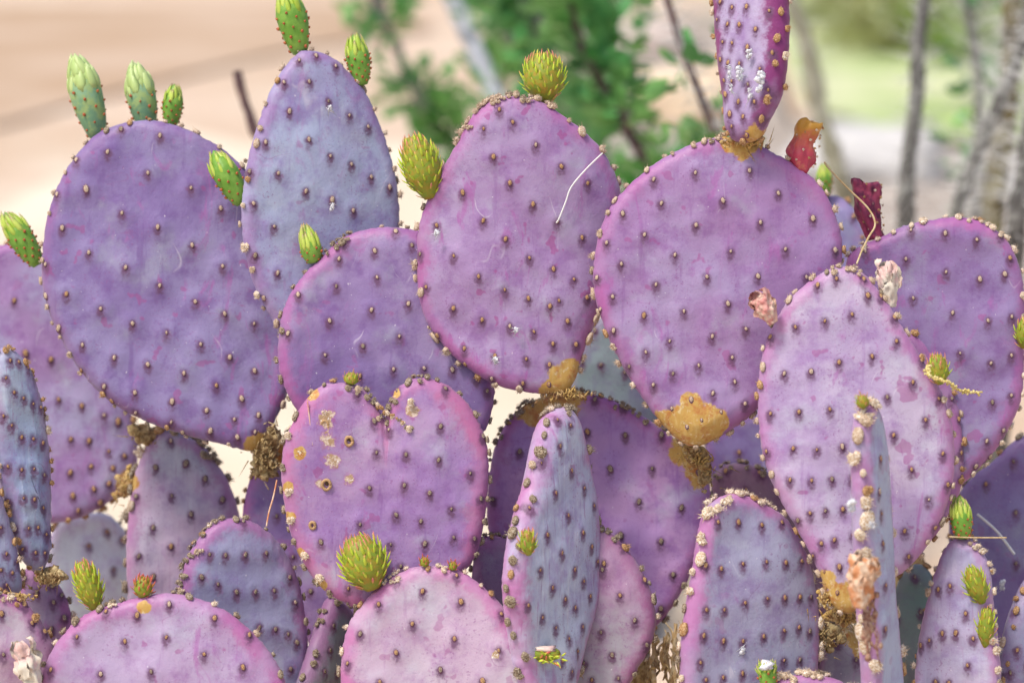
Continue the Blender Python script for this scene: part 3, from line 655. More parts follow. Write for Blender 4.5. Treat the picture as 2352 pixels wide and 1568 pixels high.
pad('heart', 'heart', 1.895, 3, 0, '790,878 740,884 700,920 670,975 652,1020 646,1090 655,1170 670,1230 695,1290 740,1350 800,1388 850,1400 950,1380 1040,1335 1090,1280 1112,1200 1122,1100 1118,1020 1096,960 1060,910 1010,876 960,868 918,886 896,920 888,958 881,962 864,930 834,893',
    dec('M2 710,1203 1275,1170 968,1175 903,1297 1243,1410 820,1377 912,1432 1515,1475 B2 835,95 1023,107 1230,142 1433,228 790,322 1012,303 1173,352 960,493 1312,455 1500,390 730,555 1118,533 1143,677 1327,637 925,682 1460,645 480,667 655,960 990,820 645,1070'),
    S['heart'], seed=19, mats='g', rimmat='g', asz=1.0, rimreach=.015, scab=[(745, 960, 26), (752, 1010, 24), (760, 1060, 22), (800, 1100, 16), (945, 945, 20), (735, 1110, 14)],
    cork=[(662, 1120, 13), (664, 1190, 14), (690, 1270, 12), (732, 1345, 18), (688, 1040, 14), (715, 905, 18), (905, 900, 12)], crust=[(800, 878, 50), (870, 930, 45), (990, 868, 45), (905, 890, 24)], label='heart-shaped pad with cream scars')
sk('p35', (.40, .29, .44), (.34, .20, .38), seed=20, stain=.2)
pad('p35', 'heart', 1.96, 10, 0, '1100,1235 1170,1240 1215,1300 1210,1420 1180,1560 1110,1580 1080,1450 1085,1300', [], S['p35'], seed=20, res=.5, rimmat='g', crust=[(1120, 1240, 60)])
sk('p23', (.26, .30, .36), (.27, .27, .36), seed=21, stain=.2, rimk=1, rim=(.36, .12, .30))
pad('p23', 'heart', 1.955, 52, 0, '757,1372 800,1390 835,1460 850,1560 830,1680 740,1720 670,1680 675,1590 700,1510 722,1440 740,1392', dec('B2 555,1200 530,1355 570,1500 490,1490'), S['p23'], seed=21, res=.6, mats='g', rimmat='g', crust=[(755, 1400, 45)])
sk('p12', PPK, (.57, .38, .52), seed=22, stain=.45, rimk=1, rim=(.56, .13, .38))
pad('p12', 'front', 1.87, -2, 2, '1000,1298 940,1305 890,1333 840,1378 803,1430 785,1500 783,1600 800,1700 900,1790 1020,1820 1150,1790 1240,1700 1258,1600 1237,1520 1200,1450 1150,1385 1095,1335 1050,1308',
    dec('B2 1128,980 1373,1048 850,1062 1063,1187 732,1250 1332,1283 960,1370 650,1440 1243,1480 858,1555 1615,1355 1513,1550 1850,1460 1630,1125 963,905 1345,880 1783,1270') + [(940, 1640), (1060, 1680), (1160, 1620)],
    S['p12'], seed=22, mats='t', rimmat='w', asz=1.05, rimreach=.0125, scab=[(1140, 1500, 14)], crust=[(920, 1318, 40), (1030, 1302, 30)], label='palest pink rounded pad with a hot pink rim')
sk('p13', (.50, .35, .55), (.46, .26, .48), seed=23, stain=.6, rimk=.95, rim=(.50, .12, .36))
pad('p13', 'frontleft', 1.87, 2, 2, '290,1378 200,1408 150,1450 115,1500 95,1560 88,1640 120,1720 250,1800 400,1830 560,1790 650,1720 668,1630 648,1545 605,1478 535,1412 450,1372 370,1362',
    dec('B1 1080,1063 1370,1150 675,1110 875,1132 492,1270 797,1300 1063,1273 1305,1380 645,1507 968,1490 1553,1463 325,1480 1590,1260') + [(260, 1620), (420, 1640), (540, 1620)],
    S['p13'], seed=23, mats='t', rimmat='g', asz=1.15, rimreach=.013, cork=[(330, 1395, 16)], crust=[(290, 1375, 50), (210, 1402, 20)])
sk('p14', (.38, .36, .57), (.32, .30, .50), seed=24, stain=.3, rimk=1, streak=.15, rim=(.42, .13, .36))
pad('p14', 'blue', 1.935, 24, 0, '545,1188 490,1203 445,1250 415,1320 406,1400 420,1500 445,1600 500,1700 600,1720 680,1660 705,1560 708,1480 700,1400 682,1320 648,1255 600,1208',
    dec('B1 1335,745 1435,750 1560,745 1692,735 1283,890 1387,935 1505,985 1625,983 1743,975 1845,890 1880,1050 1652,1210 1752,1222 1833,1252 1890,1305 1853,1475 1560,535'),
    S['p14'], seed=24, mats='g', rimmat='g', crust=[(470, 1240, 70), (425, 1330, 40)], label='blue-violet pad with a crusty pink left rim')
sk('p15', (.62, .42, .58), (.50, .49, .58), seed=25, stain=.2, streak=.3, rimk=.7)
pad('p15', 'back', 2.05, 8, 0, '360,988 318,1060 298,1150 290,1300 305,1440 370,1540 470,1540 545,1400 562,1260 550,1180 522,1100 482,1040 430,1000', dec('B1 993,190 1187,165 1310,262 868,375 1097,370 1220,487 978,572 1092,693 887,755 978,885 1420,395 1090,20'),
    S['p15'], seed=25, res=.8, mats='g', rimmat='g', asz=1.3, rimsz=1.5, crust=[(490, 1045, 50)], cork=[(330, 995, 26), (296, 1110, 24)])
sk('p16', (.42, .36, .58), (.40, .22, .48), seed=26, stain=.3, rimk=.4)
pad('p16', 'back', 2.11, 8, 0, '-60,600 30,560 120,600 200,700 270,850 310,980 314,1070 286,1120 225,1170 140,1200 40,1190 -60,1120 -120,900 -110,720', dec('M1 93,610 327,985 375,1240 523,1280 665,1340 453,1493 570,1503 165,945 755,1380 B1 450,222 583,183 695,88 720,195 697,293 600,328 467,370 640,415 500,465 795,118'),
    S['p16'], seed=26, res=.8, cork=[(295, 1105, 26)], asz=1.3)
sk('p21', (.80, .86, .92), (.74, .76, .86), seed=27, stain=.1, streak=.2, rimk=.3)
pad('p21', 'back', 2.2, 20, 0, '120,1215 180,1185 240,1178 290,1220 330,1300 345,1420 300,1540 190,1560 110,1500 95,1350', dec('B1 565,690 720,840 685,600 780,650'), S['p21'], seed=27, res=.5)
sk('p17', (.40, .48, .62), (.30, .36, .56), seed=28, stain=.2, streak=.35, rimk=.4)
pad('p17', 'farleft', 1.925, 34, 0, '25,800 62,832 90,895 108,980 118,1080 119,1180 116,1270 92,1315 55,1295 25,1230 0,1120 -25,980 -30,860 -5,805',
    dec('M1 62,992 118,1000 183,1037 230,1080 27,1103 75,1195 137,1232 203,1268 262,1290 15,1345 63,1405 127,1480 200,1490 300,1330 B1 50,185 128,205 205,200 275,238 60,407 137,385 207,393 270,448 98,577 173,577 235,573 293,618 150,712 223,735 283,737 267,35'),
    S['p17'], seed=28, mats='t', rimsp=.012, asz=.8, crust=[(10, 805, 40)], label='blue striped narrow pad')
sk('p18', (.36, .44, .60), (.36, .36, .56), seed=29, stain=.2, streak=.3, rimk=.4)
pad('p18', 'farleft', 1.905, 34, 0, '-60,1060 -10,1100 15,1170 35,1240 50,1320 46,1365 10,1370 -40,1340 -90,1250 -90,1120', dec('B1 40,742 75,862 5,575 5,845 110,795 40,940'), S['p18'], seed=29, mats='t', asz=.8, rimsp=.01, res=.7)
sk('p19', (.42, .25, .42), (.32, .28, .38), seed=30, stain=.3, rimk=.9)
pad('p19', 'farleft', 1.965, 0, 0, '60,1305 110,1318 148,1365 168,1440 160,1530 110,1600 50,1560 40,1420', dec('B1 325,925 240,985 345,1050 410,1150 330,1220 390,1010 160,900'), S['p19'], seed=30, mats='g', rimmat='g', asz=1.4, res=.6, crust=[(110, 1325, 30)], cork=[(105, 1320, 24)])
sk('p20', (.55, .42, .50), (.50, .30, .42), seed=31, stain=.3, rimk=1)
pad('p20', 'farleft', 1.885, 12, 0, '-60,1370 10,1362 60,1385 98,1430 125,1490 128,1570 100,1680 30,1740 -60,1740 -120,1560', dec('B1 10,1125 205,1183 285,1240 150,1330 22,1380 165,1070 240,1115 170,1020'), S['p20'], seed=31, rimmat='t', asz=1.2, crust=[(20, 1366, 50)])
sk('p24', (.44, .38, .44), (.50, .27, .44), seed=32, stain=.2, rimk=1, rim=(.42, .09, .27))
pad('p24', 'narrow', 1.925, -6, 0, '1370,1212 1425,1243 1468,1300 1498,1365 1506,1430 1492,1490 1462,1540 1430,1600 1370,1680 1290,1680 1260,1550 1260,1380 1310,1250', dec('B3 822,1003 915,1163 770,1385 990,1325 700,1240 590,1435 810,1535 640,1545 720,800 840,690 985,900 710,840'),
    S['p24'], seed=32, mats='g', rimmat='g', asz=1.15, crust=[(1400, 1230, 40)])
sk('p11', (.52, .57, .74), (.48, .49, .68), seed=33, stain=.5, streak=.55, rimk=1.0, rim=(.56, .16, .42))
pad('p11', 'narrow', 1.885, 50, 0, '1292,933 1322,950 1342,1005 1358,1080 1370,1150 1379,1250 1379,1340 1362,1420 1342,1490 1322,1580 1300,1680 1220,1690 1190,1600 1170,1480 1155,1370 1157,1300 1166,1235 1180,1180 1197,1125 1211,1065 1226,1000 1248,955',
    dec('B3 430,55 497,210 395,353 580,322 345,165 472,495 643,435 345,620 557,605 427,735 620,695 303,845 505,840 672,790 375,957 570,915 235,1070 453,1030 617,1010 518,1083 325,1147 405,1213 563,1205 477,1280 530,1360 437,1420 490,1490 270,450 M3 440,1370 500,1405 430,1540'),
    S['p11'], seed=33, mats='t', rimmat='g', asz=.9, rimsz=1.45, rimsp=.0125, T=.023, rimreach=.013, crust=[(1282, 945, 34)], label='narrow pale blue pad seen at a slant with a pink rim')
sk('p25', (.44, .42, .60), (.38, .34, .52), seed=34, stain=.3, streak=.1, rimk=1, rim=(.52, .15, .40))
pad('p25', 'squared', 1.875, 26, 0, '1680,1133 1720,1140 1760,1158 1800,1185 1838,1240 1866,1320 1880,1420 1878,1500 1865,1620 1820,1740 1700,1780 1610,1740 1570,1640 1563,1500 1574,1400 1590,1310 1602,1230 1618,1175 1645,1145',
    dec('B3 1578,540 1723,558 1850,540 1370,815 1463,835 1597,805 1738,790 1860,795 1973,787 1370,1098 1480,1098 1605,1052 1740,1023 1853,1018 1957,1015 2037,1015 1480,1297 1600,1298 1723,1265 1852,1228 1950,1208 2025,1232 1333,1435 1600,1503 1858,1420 1960,1415 1480,1530 1370,1545 1445,540 1353,1262'),
    S['p25'], seed=34, mound=.35, mats='t', rimmat='w', rimsz=1.4, T=.019, rimreach=.012, crust=[(1645, 1155, 40), (1740, 1145, 60), (1610, 1200, 14)], label='grey-violet pad with pink left rim and bristly top')
sk('p26', (.42, .48, .66), (.50, .54, .72), seed=35, stain=.3, streak=.4, rimk=1, rim=(.50, .17, .40))
pad('p26', 'edge', 1.812, 58, 0, '1988,922 2018,945 2036,1050 2046,1200 2052,1350 2062,1450 2070,1580 2070,1720 2032,1800 1992,1720 1982,1550 1971,1400 1963,1250 1960,1100 1962,975',
    dec('B4 1160,135 1150,345 1165,485 1170,675 1180,940 1185,1220'), S['p26'], seed=35, mats='t', rimmat='w', rimsz=1.6, T=.017, rimreach=.010, rimsp=.0125, crust=[(1985, 945, 30)], label='thin pad seen edge-on with a pink rim')
sk('p27', (.56, .42, .60), (.44, .38, .60), seed=36, stain=.2, streak=.25, rimk=.9, rim=(.50, .20, .42))
pad('p27', 'budded', 1.88, -32, 0, '2212,1232 2250,1250 2276,1310 2286,1400 2296,1480 2302,1570 2300,1680 2240,1760 2150,1750 2105,1680 2100,1560 2110,1460 2130,1370 2155,1290 2180,1245',
    dec('B4 1550,968 1627,945 1727,1120 1587,1245 1670,1243 1500,1290 1435,1325 1375,1400 1773,1280 1740,1450 1540,1555 1625,1560'), S['p27'], seed=36, mats='t', rimmat='w', T=.018, rimreach=.008, rimsp=.012, crust=[(2240, 1255, 50), (2270, 1330, 20)], label='narrow pink-lilac pad with buds')
sk('p28', (.34, .34, .50), (.32, .32, .46), seed=37, stain=.3, rimk=.3)
pad('p28', 'slate', 1.93, 30, 0, '2360,1325 2333,1375 2308,1450 2297,1550 2300,1660 2360,1740 2440,1700 2470,1540 2440,1380 2400,1320', dec('B4 2055,1092 1960,1237 2040,1355 2010,1500 2085,1450'), S['p28'], seed=37, res=.6)
sk('p37', (.50, .28, .48), (.40, .22, .42), seed=38, stain=.2, rimk=1)
pad('p37', 'squared', 1.845, -5, 0, '1790,1556 1850,1548 1920,1558 1975,1600 1990,1700 1900,1780 1780,1760 1730,1680 1745,1590', [], S['p37'], seed=38, res=.5, rimmat='w', crust=[(1850, 1552, 60)], rimsz=1.4)

# ------------------------------------------------------------------ woody trunks that carry each plant
def trunk(owner, px, py, d, r=.028):
    root = PL[owner]; b = root.matrix_basis.translation
    top = pt(px, py, d) - b; mb = MB(); Q = []; n = 10
    for i in range(n + 1):
        t = i / n; Q.append(Vector((top.x * (1 - t) ** 1.5, top.y * (1 - t), top.z * (1 - t) - .03 * t)))
    mb.tube(Q, [r * (.7 + .6 * i / n) for i in range(n + 1)], 14, jit=.13)
    link('trunk', mb.mesh('trunk', M_WOOD), root)
for a in (('left', 830, 1560, 2.02), ('centre', 1440, 1450, 1.985), ('right', 1940, 1720, 1.93), ('right', 2080, 1670, 2.0, .016), ('right', 1790, 1470, 2.02), ('farright', 2330, 1500, 2.05), ('farright', 1850, 1300, 2.12, .02), ('farright', 1960, 850, 2.17, .02),
          ('heart', 870, 1390, 1.9), ('heart', 1130, 1570, 1.96, .015), ('heart', 750, 1710, 1.955, .015), ('front', 1020, 1815, 1.87), ('frontleft', 390, 1825, 1.87), ('blue', 560, 1715, 1.935), ('narrow', 1260, 1685, 1.885), ('narrow', 1340, 1670, 1.925, .02),
          ('squared', 1710, 1775, 1.875), ('squared', 1870, 1775, 1.845, .02), ('edge', 2030, 1800, 1.845, .018), ('budded', 2200, 1755, 1.88), ('slate', 2390, 1735, 1.93), ('farleft', 20, 1735, 1.885), ('farleft', 100, 1590, 1.965, .02),
          ('back', 420, 1535, 2.05), ('back', 220, 1555, 2.2), ('centre', 1430, 1075, 2.06, .02)):
    trunk(*a)
# ragged corky collars where one pad grows from the next
def collar(owner, px, py, d, w, h, n=16, mat=None, tw=0):
    root = PL[owner]; b = root.matrix_basis.translation; mb = MB(); s = K * d
    for _ in range(n):
        x = random.gauss(0, .30) * w * s; z = random.gauss(0, .30) * h * s
        lump(mb, (x, random.uniform(-.006, .004), z), random.uniform(.14, .30) * min(w, h) * s, (1.2, .8, 1), .9, 2.4)
    for _ in range(n * 2):
        x0 = random.gauss(0, .3) * w * s; z0 = random.gauss(0, .3) * h * s; L_ = random.uniform(.12, .3) * max(w, h) * s; q_ = random.gauss(0, .5)
        mb.tube([(x0, -.009, z0), (x0 + L_ * .3 * q_, -.0105, z0 + L_ * .35), (x0 + L_ * .8 * q_, -.009, z0 + L_ * .7)], [.0009, .0007, .0002], 5, jit=.3)
    for _ in range(n):
        x = random.gauss(0, .5) * w * s; z = random.gauss(0, .5) * h * s
        p = Vector((x, -.008, z)); q = p + Vector((random.gauss(0, 1), -.6, random.gauss(0, 1))) * .006; mb.spike(p, q, .0006)
    lump(mb, (0, .002, 0), .5 * s, (w * 1.05, min(w, h) * .6, h * 1.1), .35, 1.6, ICO3)
    link('corky_joint', mb.mesh('corky_joint', mat or M_WOOD), root, Matrix.Translation(pt(px, py, d) - b) @ Matrix.Rotation(R(tw), 4, 'Y'))
M_JOINT = simple('amber_joint', [(.54, .37, .12), (.60, .45, .22), (.32, .18, .08)], 130, .85, .2, .0015)
collar('left', 612, 1015, 1.985, 60, 70); collar('left', 605, 1060, 1.99, 50, 60)
collar('centre', 1300, 905, 1.925, 80, 20, 18, M_JOINT); collar('centre', 1600, 1045, 1.93, 60, 40, 22, M_JOINT, 35); collar('centre', 1620, 1085, 1.95, 30, 50, 12)
collar('centre', 1715, 328, 1.89, 70, 18, 14, M_JOINT)
collar('right', 1935, 1412, 1.88, 80, 30, 14, M_JOINT); collar('right', 1895, 1450, 1.905, 50, 50, 16); collar('right', 1895, 1370, 1.865, 26, 40, 8, M_JOINT)
collar('back', 292, 1112, 2.06, 40, 50, 12, M_JOINT); collar('back', 330, 995, 2.04, 40, 40, 12)
collar('farleft', 115, 1322, 1.935, 60, 35, 14); collar('farleft', 30, 1372, 1.9, 70, 20, 14, M_JOINT)
# dry husks below the mauve pad
def husk():
    root = PL['centre']; b = root.matrix_basis.translation
    for k in range(22):
        x0 = random.uniform(1495, 1590); y0 = random.uniform(1425, 1510); x1 = x0 + random.gauss(0, 22); y1 = y0 + random.uniform(60, 150); w = random.uniform(5, 15); dd = random.uniform(1.95, 1.985)
        mb = MB(); p = pt(x0, y0, dd) - b; q = pt(x1, y1, dd - .01) - b; Q = [p.lerp(q, i / 8) + Vector((nz((i, x0, 0), .7) * .005, nz((i, 3, x0), .7) * .005, 0)) for i in range(9)]
        mb.tube(Q, [w * K * 1.96 * .5 * (.2 + .8 * math.sin(math.pi * (.1 + .8 * i / 8))) for i in range(9)], 7, jit=.45)
        link('dry_husk', mb.mesh('dry_husk', M_STRAW if k % 3 else M_WOOD, False), root)
husk()

# ------------------------------------------------------------------ buds, shoots, fruit and withered flowers
def scale_mesh(mat, wid=.16, curve=.12, n=5, rings=5, fat=.6):
    mb = MB(); prof_ = [(0, .55), (.25, .95), (.5, 1.0), (.78, .62)]
    vs = []; 
    for z, r in prof_:
        for k in range(n):
            a = 2 * math.pi * k / n; vs.append((math.cos(a) * r * wid, math.sin(a) * r * wid * fat - curve * (z ** 2), z))
    vs.append((0, -curve, 1.0)); fs = [tuple(range(n))[::-1]]
    for i in range(len(prof_) - 1):
        for k in range(n): a = i * n + k; b = i * n + (k + 1) % n; fs.append((a, b, b + n, a + n))
    t = (len(prof_) - 1) * n
    for k in range(n): fs.append((t + k, t + (k + 1) % n, len(vs) - 1))
    return mesh('scale', vs, fs, mat)
SM = {'green': scale_mesh(M_SC_GREEN, .115, -.10), 'red': scale_mesh(M_SC_RED, .14, -.1), 'pink': scale_mesh(M_SC_PINK, .105, -.1),
      'sepal': scale_mesh(M_SEPAL, .15, -.09, fat=.55), 'sepalp': scale_mesh(M_SEPALP, .17, -.11, fat=.5), 'nub': scale_mesh(M_NUB, .42, 0, fat=1)}
def revolve(profile, n=18, wob=.04, seed=0):
    vs = []; fs = []
    for i, (r, z) in enumerate(profile):
        for k in range(n):
            a = 2 * math.pi * k / n; rr = r * (1 + wob * nz((math.cos(a), math.sin(a), z * 60), 1.4, seed)); vs.append((rr * math.cos(a), rr * math.sin(a), z))
    for i in range(len(profile) - 1):
        for k in range(n): a = i * n + k; b = i * n + (k + 1) % n; fs.append((a, b, b + n, a + n))
    fs.append(tuple(range(n))[::-1]); fs.append(tuple(range(len(vs) - n, len(vs)))); return vs, fs
def place_axis(owner, bx, by, tx, ty, d, lean=0.0):
    root = PL[owner]; b = root.matrix_basis.translation; p = pt(bx, by, d); q = pt(tx, ty, d + lean); return root, basis(p - b, q - p), (q - p).length
def child(name, me, par, o, zdir, outw, s, sw=1.0):
    ob = bpy.data.objects.new(name, me); COL.objects.link(ob); ob.parent = par
    z = zdir.normalized(); y = (outw - z * outw.dot(z)); y = y.normalized() if y.length > 1e-5 else Vector((0, 1, 0)); x = y.cross(z)
    M = Matrix((x, y, z)).transposed().to_4x4() @ Matrix.Diagonal((s * sw, s * sw, s, 1)); M.translation = o; ob.matrix_basis = M; return ob
def shoot(owner, bx, by, tx, ty, d, w, n=95, ll=.0085, lean=-.004, lab=None, tipred=.27, squat=1.0, allred=False, basered=.16):
    """young pad: an egg covered with fleshy pointed leaves"""
    n = int(n * .78)
    root, M, L = place_axis(owner, bx, by, tx, ty, d, lean); r0 = w / 2 * K * d * .84; L *= .95
    def rad(t): return r0 * (math.sin(math.pi * min(1, .12 + .83 * t ** .95)) ** .5) * (.55 + .45 * min(1, t * 3))
    vs, fs = revolve([(rad(i / 12), L * i / 12) for i in range(13)], 18, .05)
    body = link('young_pad', mesh('young_pad', vs, fs, M_BUDY), root, M, lab)
    ga = 2.39996
    for i in range(n):
        t = .04 + .94 * (i / (n - 1)) ** .8; a = i * ga; r = rad(t); z = L * t
        o_ = Vector((math.cos(a), math.sin(a), 0)); sl = (rad(min(1, t + .04)) - rad(max(0, t - .04))) / (L * .08)
        tang = (Vector((0, 0, 1)) + o_ * max(-1.2, min(1.0, sl))).normalized()
        zd = (tang + o_ * (.44 + .38 * (1 - t)) + Vector((random.gauss(0, .08), random.gauss(0, .08), 0)))
        if t > .8: zd = tang * .6 + Vector((0, 0, 1)) * .8 + o_ * .1
        k = 'red' if allred else ('pink' if (t > 1 - tipred and random.random() < .8) or (t < basered and random.random() < .7) else 'green')
        child('scale', SM[k], body, o_ * r * .93 + Vector((0, 0, z)), zd, -o_, ll * 1.12 * random.uniform(.8, 1.12) * (1 - 1.9 * max(0, t - .72)) * (.8 + .25 * min(1, t * 2)) , random.uniform(.85, 1.15))
    return body
def bud(owner, bx, by, tx, ty, d, w, lean=-.002, split=.55, kind='green', lab=None, nnub=26, openn=.0, nsep=16):
    root, M, L = place_axis(owner, bx, by, tx, ty, d, lean); r0 = w / 2 * K * d * .84
    h = L * split
    prof_ = [(r0 * .42, 0), (r0 * .62, h * .15), (r0 * .8, h * .4), (r0 * .93, h * .7), (r0 * .98, h), (r0 * .86, h + (L - h) * .25), (r0 * .62, h + (L - h) * .55), (r0 * .28, h + (L - h) * .8), (r0 * .05, h + (L - h) * .93)]
    vs, fs = revolve(prof_, 18, .06, bx)
    body = link('flower_bud', mesh('flower_bud', vs, fs, M_BUDB if kind == 'blue' else M_BUDG), root, M, lab)
    def rad(z):
        for i in range(len(prof_) - 1):
            if prof_[i][1] <= z <= prof_[i + 1][1]:
                f = (z - prof_[i][1]) / (prof_[i + 1][1] - prof_[i][1] + 1e-9); return prof_[i][0] * (1 - f) + prof_[i + 1][0] * f
        return prof_[-1][0]
    for i in range(nnub):
        t = .08 + .98 * i / nnub; a = i * 2.39996; o_ = Vector((math.cos(a), math.sin(a), 0)); z = h * t; r = rad(z)
        child('tubercle', SM['nub'], body, o_ * r * .96 + Vector((0, 0, z)), o_ + Vector((0, 0, .7 + random.uniform(-.2, .3))), -o_, .0026 * random.uniform(.8, 1.3) * (w / 80) ** .5)
    sp = SM['sepalp'] if kind == 'blue' else SM['sepal']
    for lay in range(3):
        ns = nsep // 2
        for i in range(ns):
            a = (i + .5 * lay) / ns * 6.283 + random.uniform(-.12, .12); o_ = Vector((math.cos(a), math.sin(a), 0)); z = h + (L - h) * (.0, .16, .34)[lay]; r = rad(z)
            zd = Vector((0, 0, 1)) + o_ * ((-.02, -.17, -.26)[lay] + openn) + Vector((random.gauss(0, .07), random.gauss(0, .07), 0))
            child('sepal', sp, body, o_ * r * .9 + Vector((0, 0, z - .001)), zd, -o_, (L - h) * (.70, .82, .70)[lay] * random.uniform(.72, 1.15), 1.25 * (1.0 if kind == 'blue' else .8))
    return body
bud('left', 226, 318, 172, 124, 1.995, 92, kind='blue', lab='pale blue-green bud tilted left')
bud('left', 340, 300, 308, 140, 2.0, 84, kind='blue', lab='pale blue-green upright bud', split=.5)
bud('left', 392, 292, 402, 190, 1.995, 58, lab='small olive green bud', nnub=34)
bud('left', 690, 124, 652, -40, 1.955, 88, lab='tall green bud cut off by the top edge', nnub=34)
bud('left', 832, 196, 812, 76, 1.965, 68, nnub=40)
bud('left', 556, 468, 488, 342, 1.945, 76, nnub=30, lab='bright green bud leaning left over the broad pad')
bud('back', 88, 608, 8, 484, 1.995, 74, nnub=40, lab='green bud at the left edge leaning left')
bud('left', 722, 604, 700, 512, 1.93, 62, nnub=16, split=.35, nsep=24)
shoot('centre', 1252, 238, 1246, 116, 1.92, 112, 120, .0082, lab='round yellow-green shoot with pink tip')
shoot('centre', 990, 456, 945, 306, 1.915, 104, 135, .0085, lab='egg-shaped yellow-green shoot leaning left')
shoot('front', 858, 1352, 812, 1228, 1.872, 122, 130, .0092, lab='thick yellow-green shoot with red tips')
shoot('frontleft', 222, 1402, 184, 1284, 1.875, 68, 100, .0075)
shoot('frontleft', 325, 1372, 333, 1324, 1.872, 50, 46, .0062, allred=True, lab='tiny orange-red shoot')
shoot('narrow', 1214, 1274, 1210, 1216, 1.832, 44, 44, .0062, tipred=.6, lab='small red-tipped shoot on the pink rim')
shoot('right', 2160, 882, 2150, 812, 1.85, 56, 56, .0062, tipred=.5, lab='small green and red shoot on the right rim')
bud('budded', 2212, 1236, 2204, 1134, 1.87, 62, nnub=30, split=.45, nsep=24)
shoot('budded', 2256, 1384, 2228, 1300, 1.862, 58, 50, .0072, tipred=0, basered=0)
shoot('budded', 2262, 1486, 2268, 1392, 1.862, 46, 44, .0068, tipred=.1, basered=.5)
shoot('farright', 2352, 800, 2356, 730, 1.93, 50, 40, .007, tipred=.3)
bud('farright', 1893, 455, 1893, 372, 2.16, 46)
shoot('heart', 805, 882, 808, 856, 1.892, 42, 30, .004, tipred=.8)
shoot('edge', 1984, 936, 1978, 908, 1.785, 36, 30, .0045, tipred=.8)
shoot('front', 975, 1300, 975, 1280, 1.87, 26, 22, .004, allred=True); shoot('front', 1040, 1308, 1040, 1290, 1.87, 24, 20, .004, allred=True)
bud('squared', 1768, 1590, 1758, 1512, 1.84, 52, nnub=20, split=.6, openn=.55, lab='green bud with a white cut top')
mb = MB(); lump(mb, (0, 0, 0), .0055, (1, .7, .6), .9, 2.4); _r = PL['squared']; link('cut_top', mb.mesh('cut_top', M_WHITE), _r, Matrix.Translation(pt(1762, 1528, 1.832) - _r.matrix_basis.translation))

def zgrad(name, bot, mid, top, z0, z1, dark):
    m = NT(name, .42, .4); z = m.math('ADD', m.sep(2), m.math('MULTIPLY', m.math('SUBTRACT', m.noise(90, 3), .5), z1 * .7))
    c = m.mix(m.rng(z, z0, (z0 + z1) / 2), bot, mid); c = m.mix(m.rng(z, (z0 + z1) / 2, z1), c, top)
    c = m.mix(m.rng(m.noise(160, 4, .65), .52, .68, 0, .7), c, dark); m.col(c); m.bump(m.noise(140, 3, .6), .0012, .6); return m.m
M_FRUIT = zgrad('red_fruit_skin', (.46, .055, .10), (.52, .10, .07), (.52, .27, .04), .010, .036, (.55, .20, .12))
def fruit(owner, bx, by, tx, ty, d, w, mat, lab, dark=False):
    root, M, L = place_axis(owner, bx, by, tx, ty, d); r0 = w / 2 * K * d; n = 28; P = 18; vs = []; fs = []
    for i in range(P + 1):
        t = i / P
        r = r0 * ((.5 + .5 * math.sin(min(1, t * 2.6) * math.pi / 2)) * (1 - .22 * t)) if not dark else r0 * (.62 + .38 * t)
        for k in range(n):
            a = 2 * math.pi * k / n
            f = 1 + (.2 * math.sin(a * 6 + t * 5) * (1 if dark else .25)) + (.34 if not dark else .26) * nz((math.cos(a), math.sin(a), t * 2.6), 1.7, bx) + .12 * nz((math.cos(a) * 2, math.sin(a) * 2, t * 6), 1.7, bx)
            if not dark: f *= 1 - .22 * math.exp(-((t - .62) / .14) ** 2) + .12 * math.exp(-((t - .93) / .06) ** 2)
            vs.append((r * f * math.cos(a) + .003 * math.sin(t * 3), r * f * math.sin(a), L * t * (1 + (.09 * nz((a, 0, 1), 1.3) * t + .10 * math.cos(a) * t * (1 if dark else 0)))))
    for j, (q, z) in enumerate(((.85, .99), (.7, .93), (.4, .87), (.05, .85))):       # sunken crown
        for k in range(n): a = 2 * math.pi * k / n; vs.append((r0 * (.78 if not dark else 1) * q * math.cos(a), r0 * (.78 if not dark else 1) * q * math.sin(a), L * z))
    for i in range(P + 4):
        for k in range(n): a = i * n + k; b = i * n + (k + 1) % n; fs.append((a, b, b + n, a + n))
    fs.append(tuple(range(n))[::-1])
    body = link('fruit', mesh('fruit', vs, fs, mat), root, M, lab)
    for i in range(34):
        t = .12 + .88 * i / 33; a = i * 2.39996; o_ = Vector((math.cos(a), math.sin(a), 0)); r = r0 * (.95 - .15 * t) if not dark else r0 * (.66 + .4 * t)
        ob = bpy.data.objects.new('areole', random.choice(AR['w' if i % 2 else 't', 'tuft'])); COL.objects.link(ob); ob.parent = body
        Mx = basis(Vector(), Vector((0, 0, 1))); y = -o_; z = Vector((0, 0, 1)); x = y.cross(z)
        Mm = Matrix((x, y, z)).transposed().to_4x4() @ Matrix.Diagonal((.0013, .0015, .0013, 1)); Mm.translation = o_ * r + Vector((0, 0, L * t)); ob.matrix_basis = Mm
fruit('centre', 1838, 396, 1866, 280, 1.90, 66, M_FRUIT, 'wrinkled red and orange fruit')
fruit('farright', 2012, 550, 1992, 420, 1.965, 60, M_DARKFR, 'shrivelled dark red ribbed fruit', True)

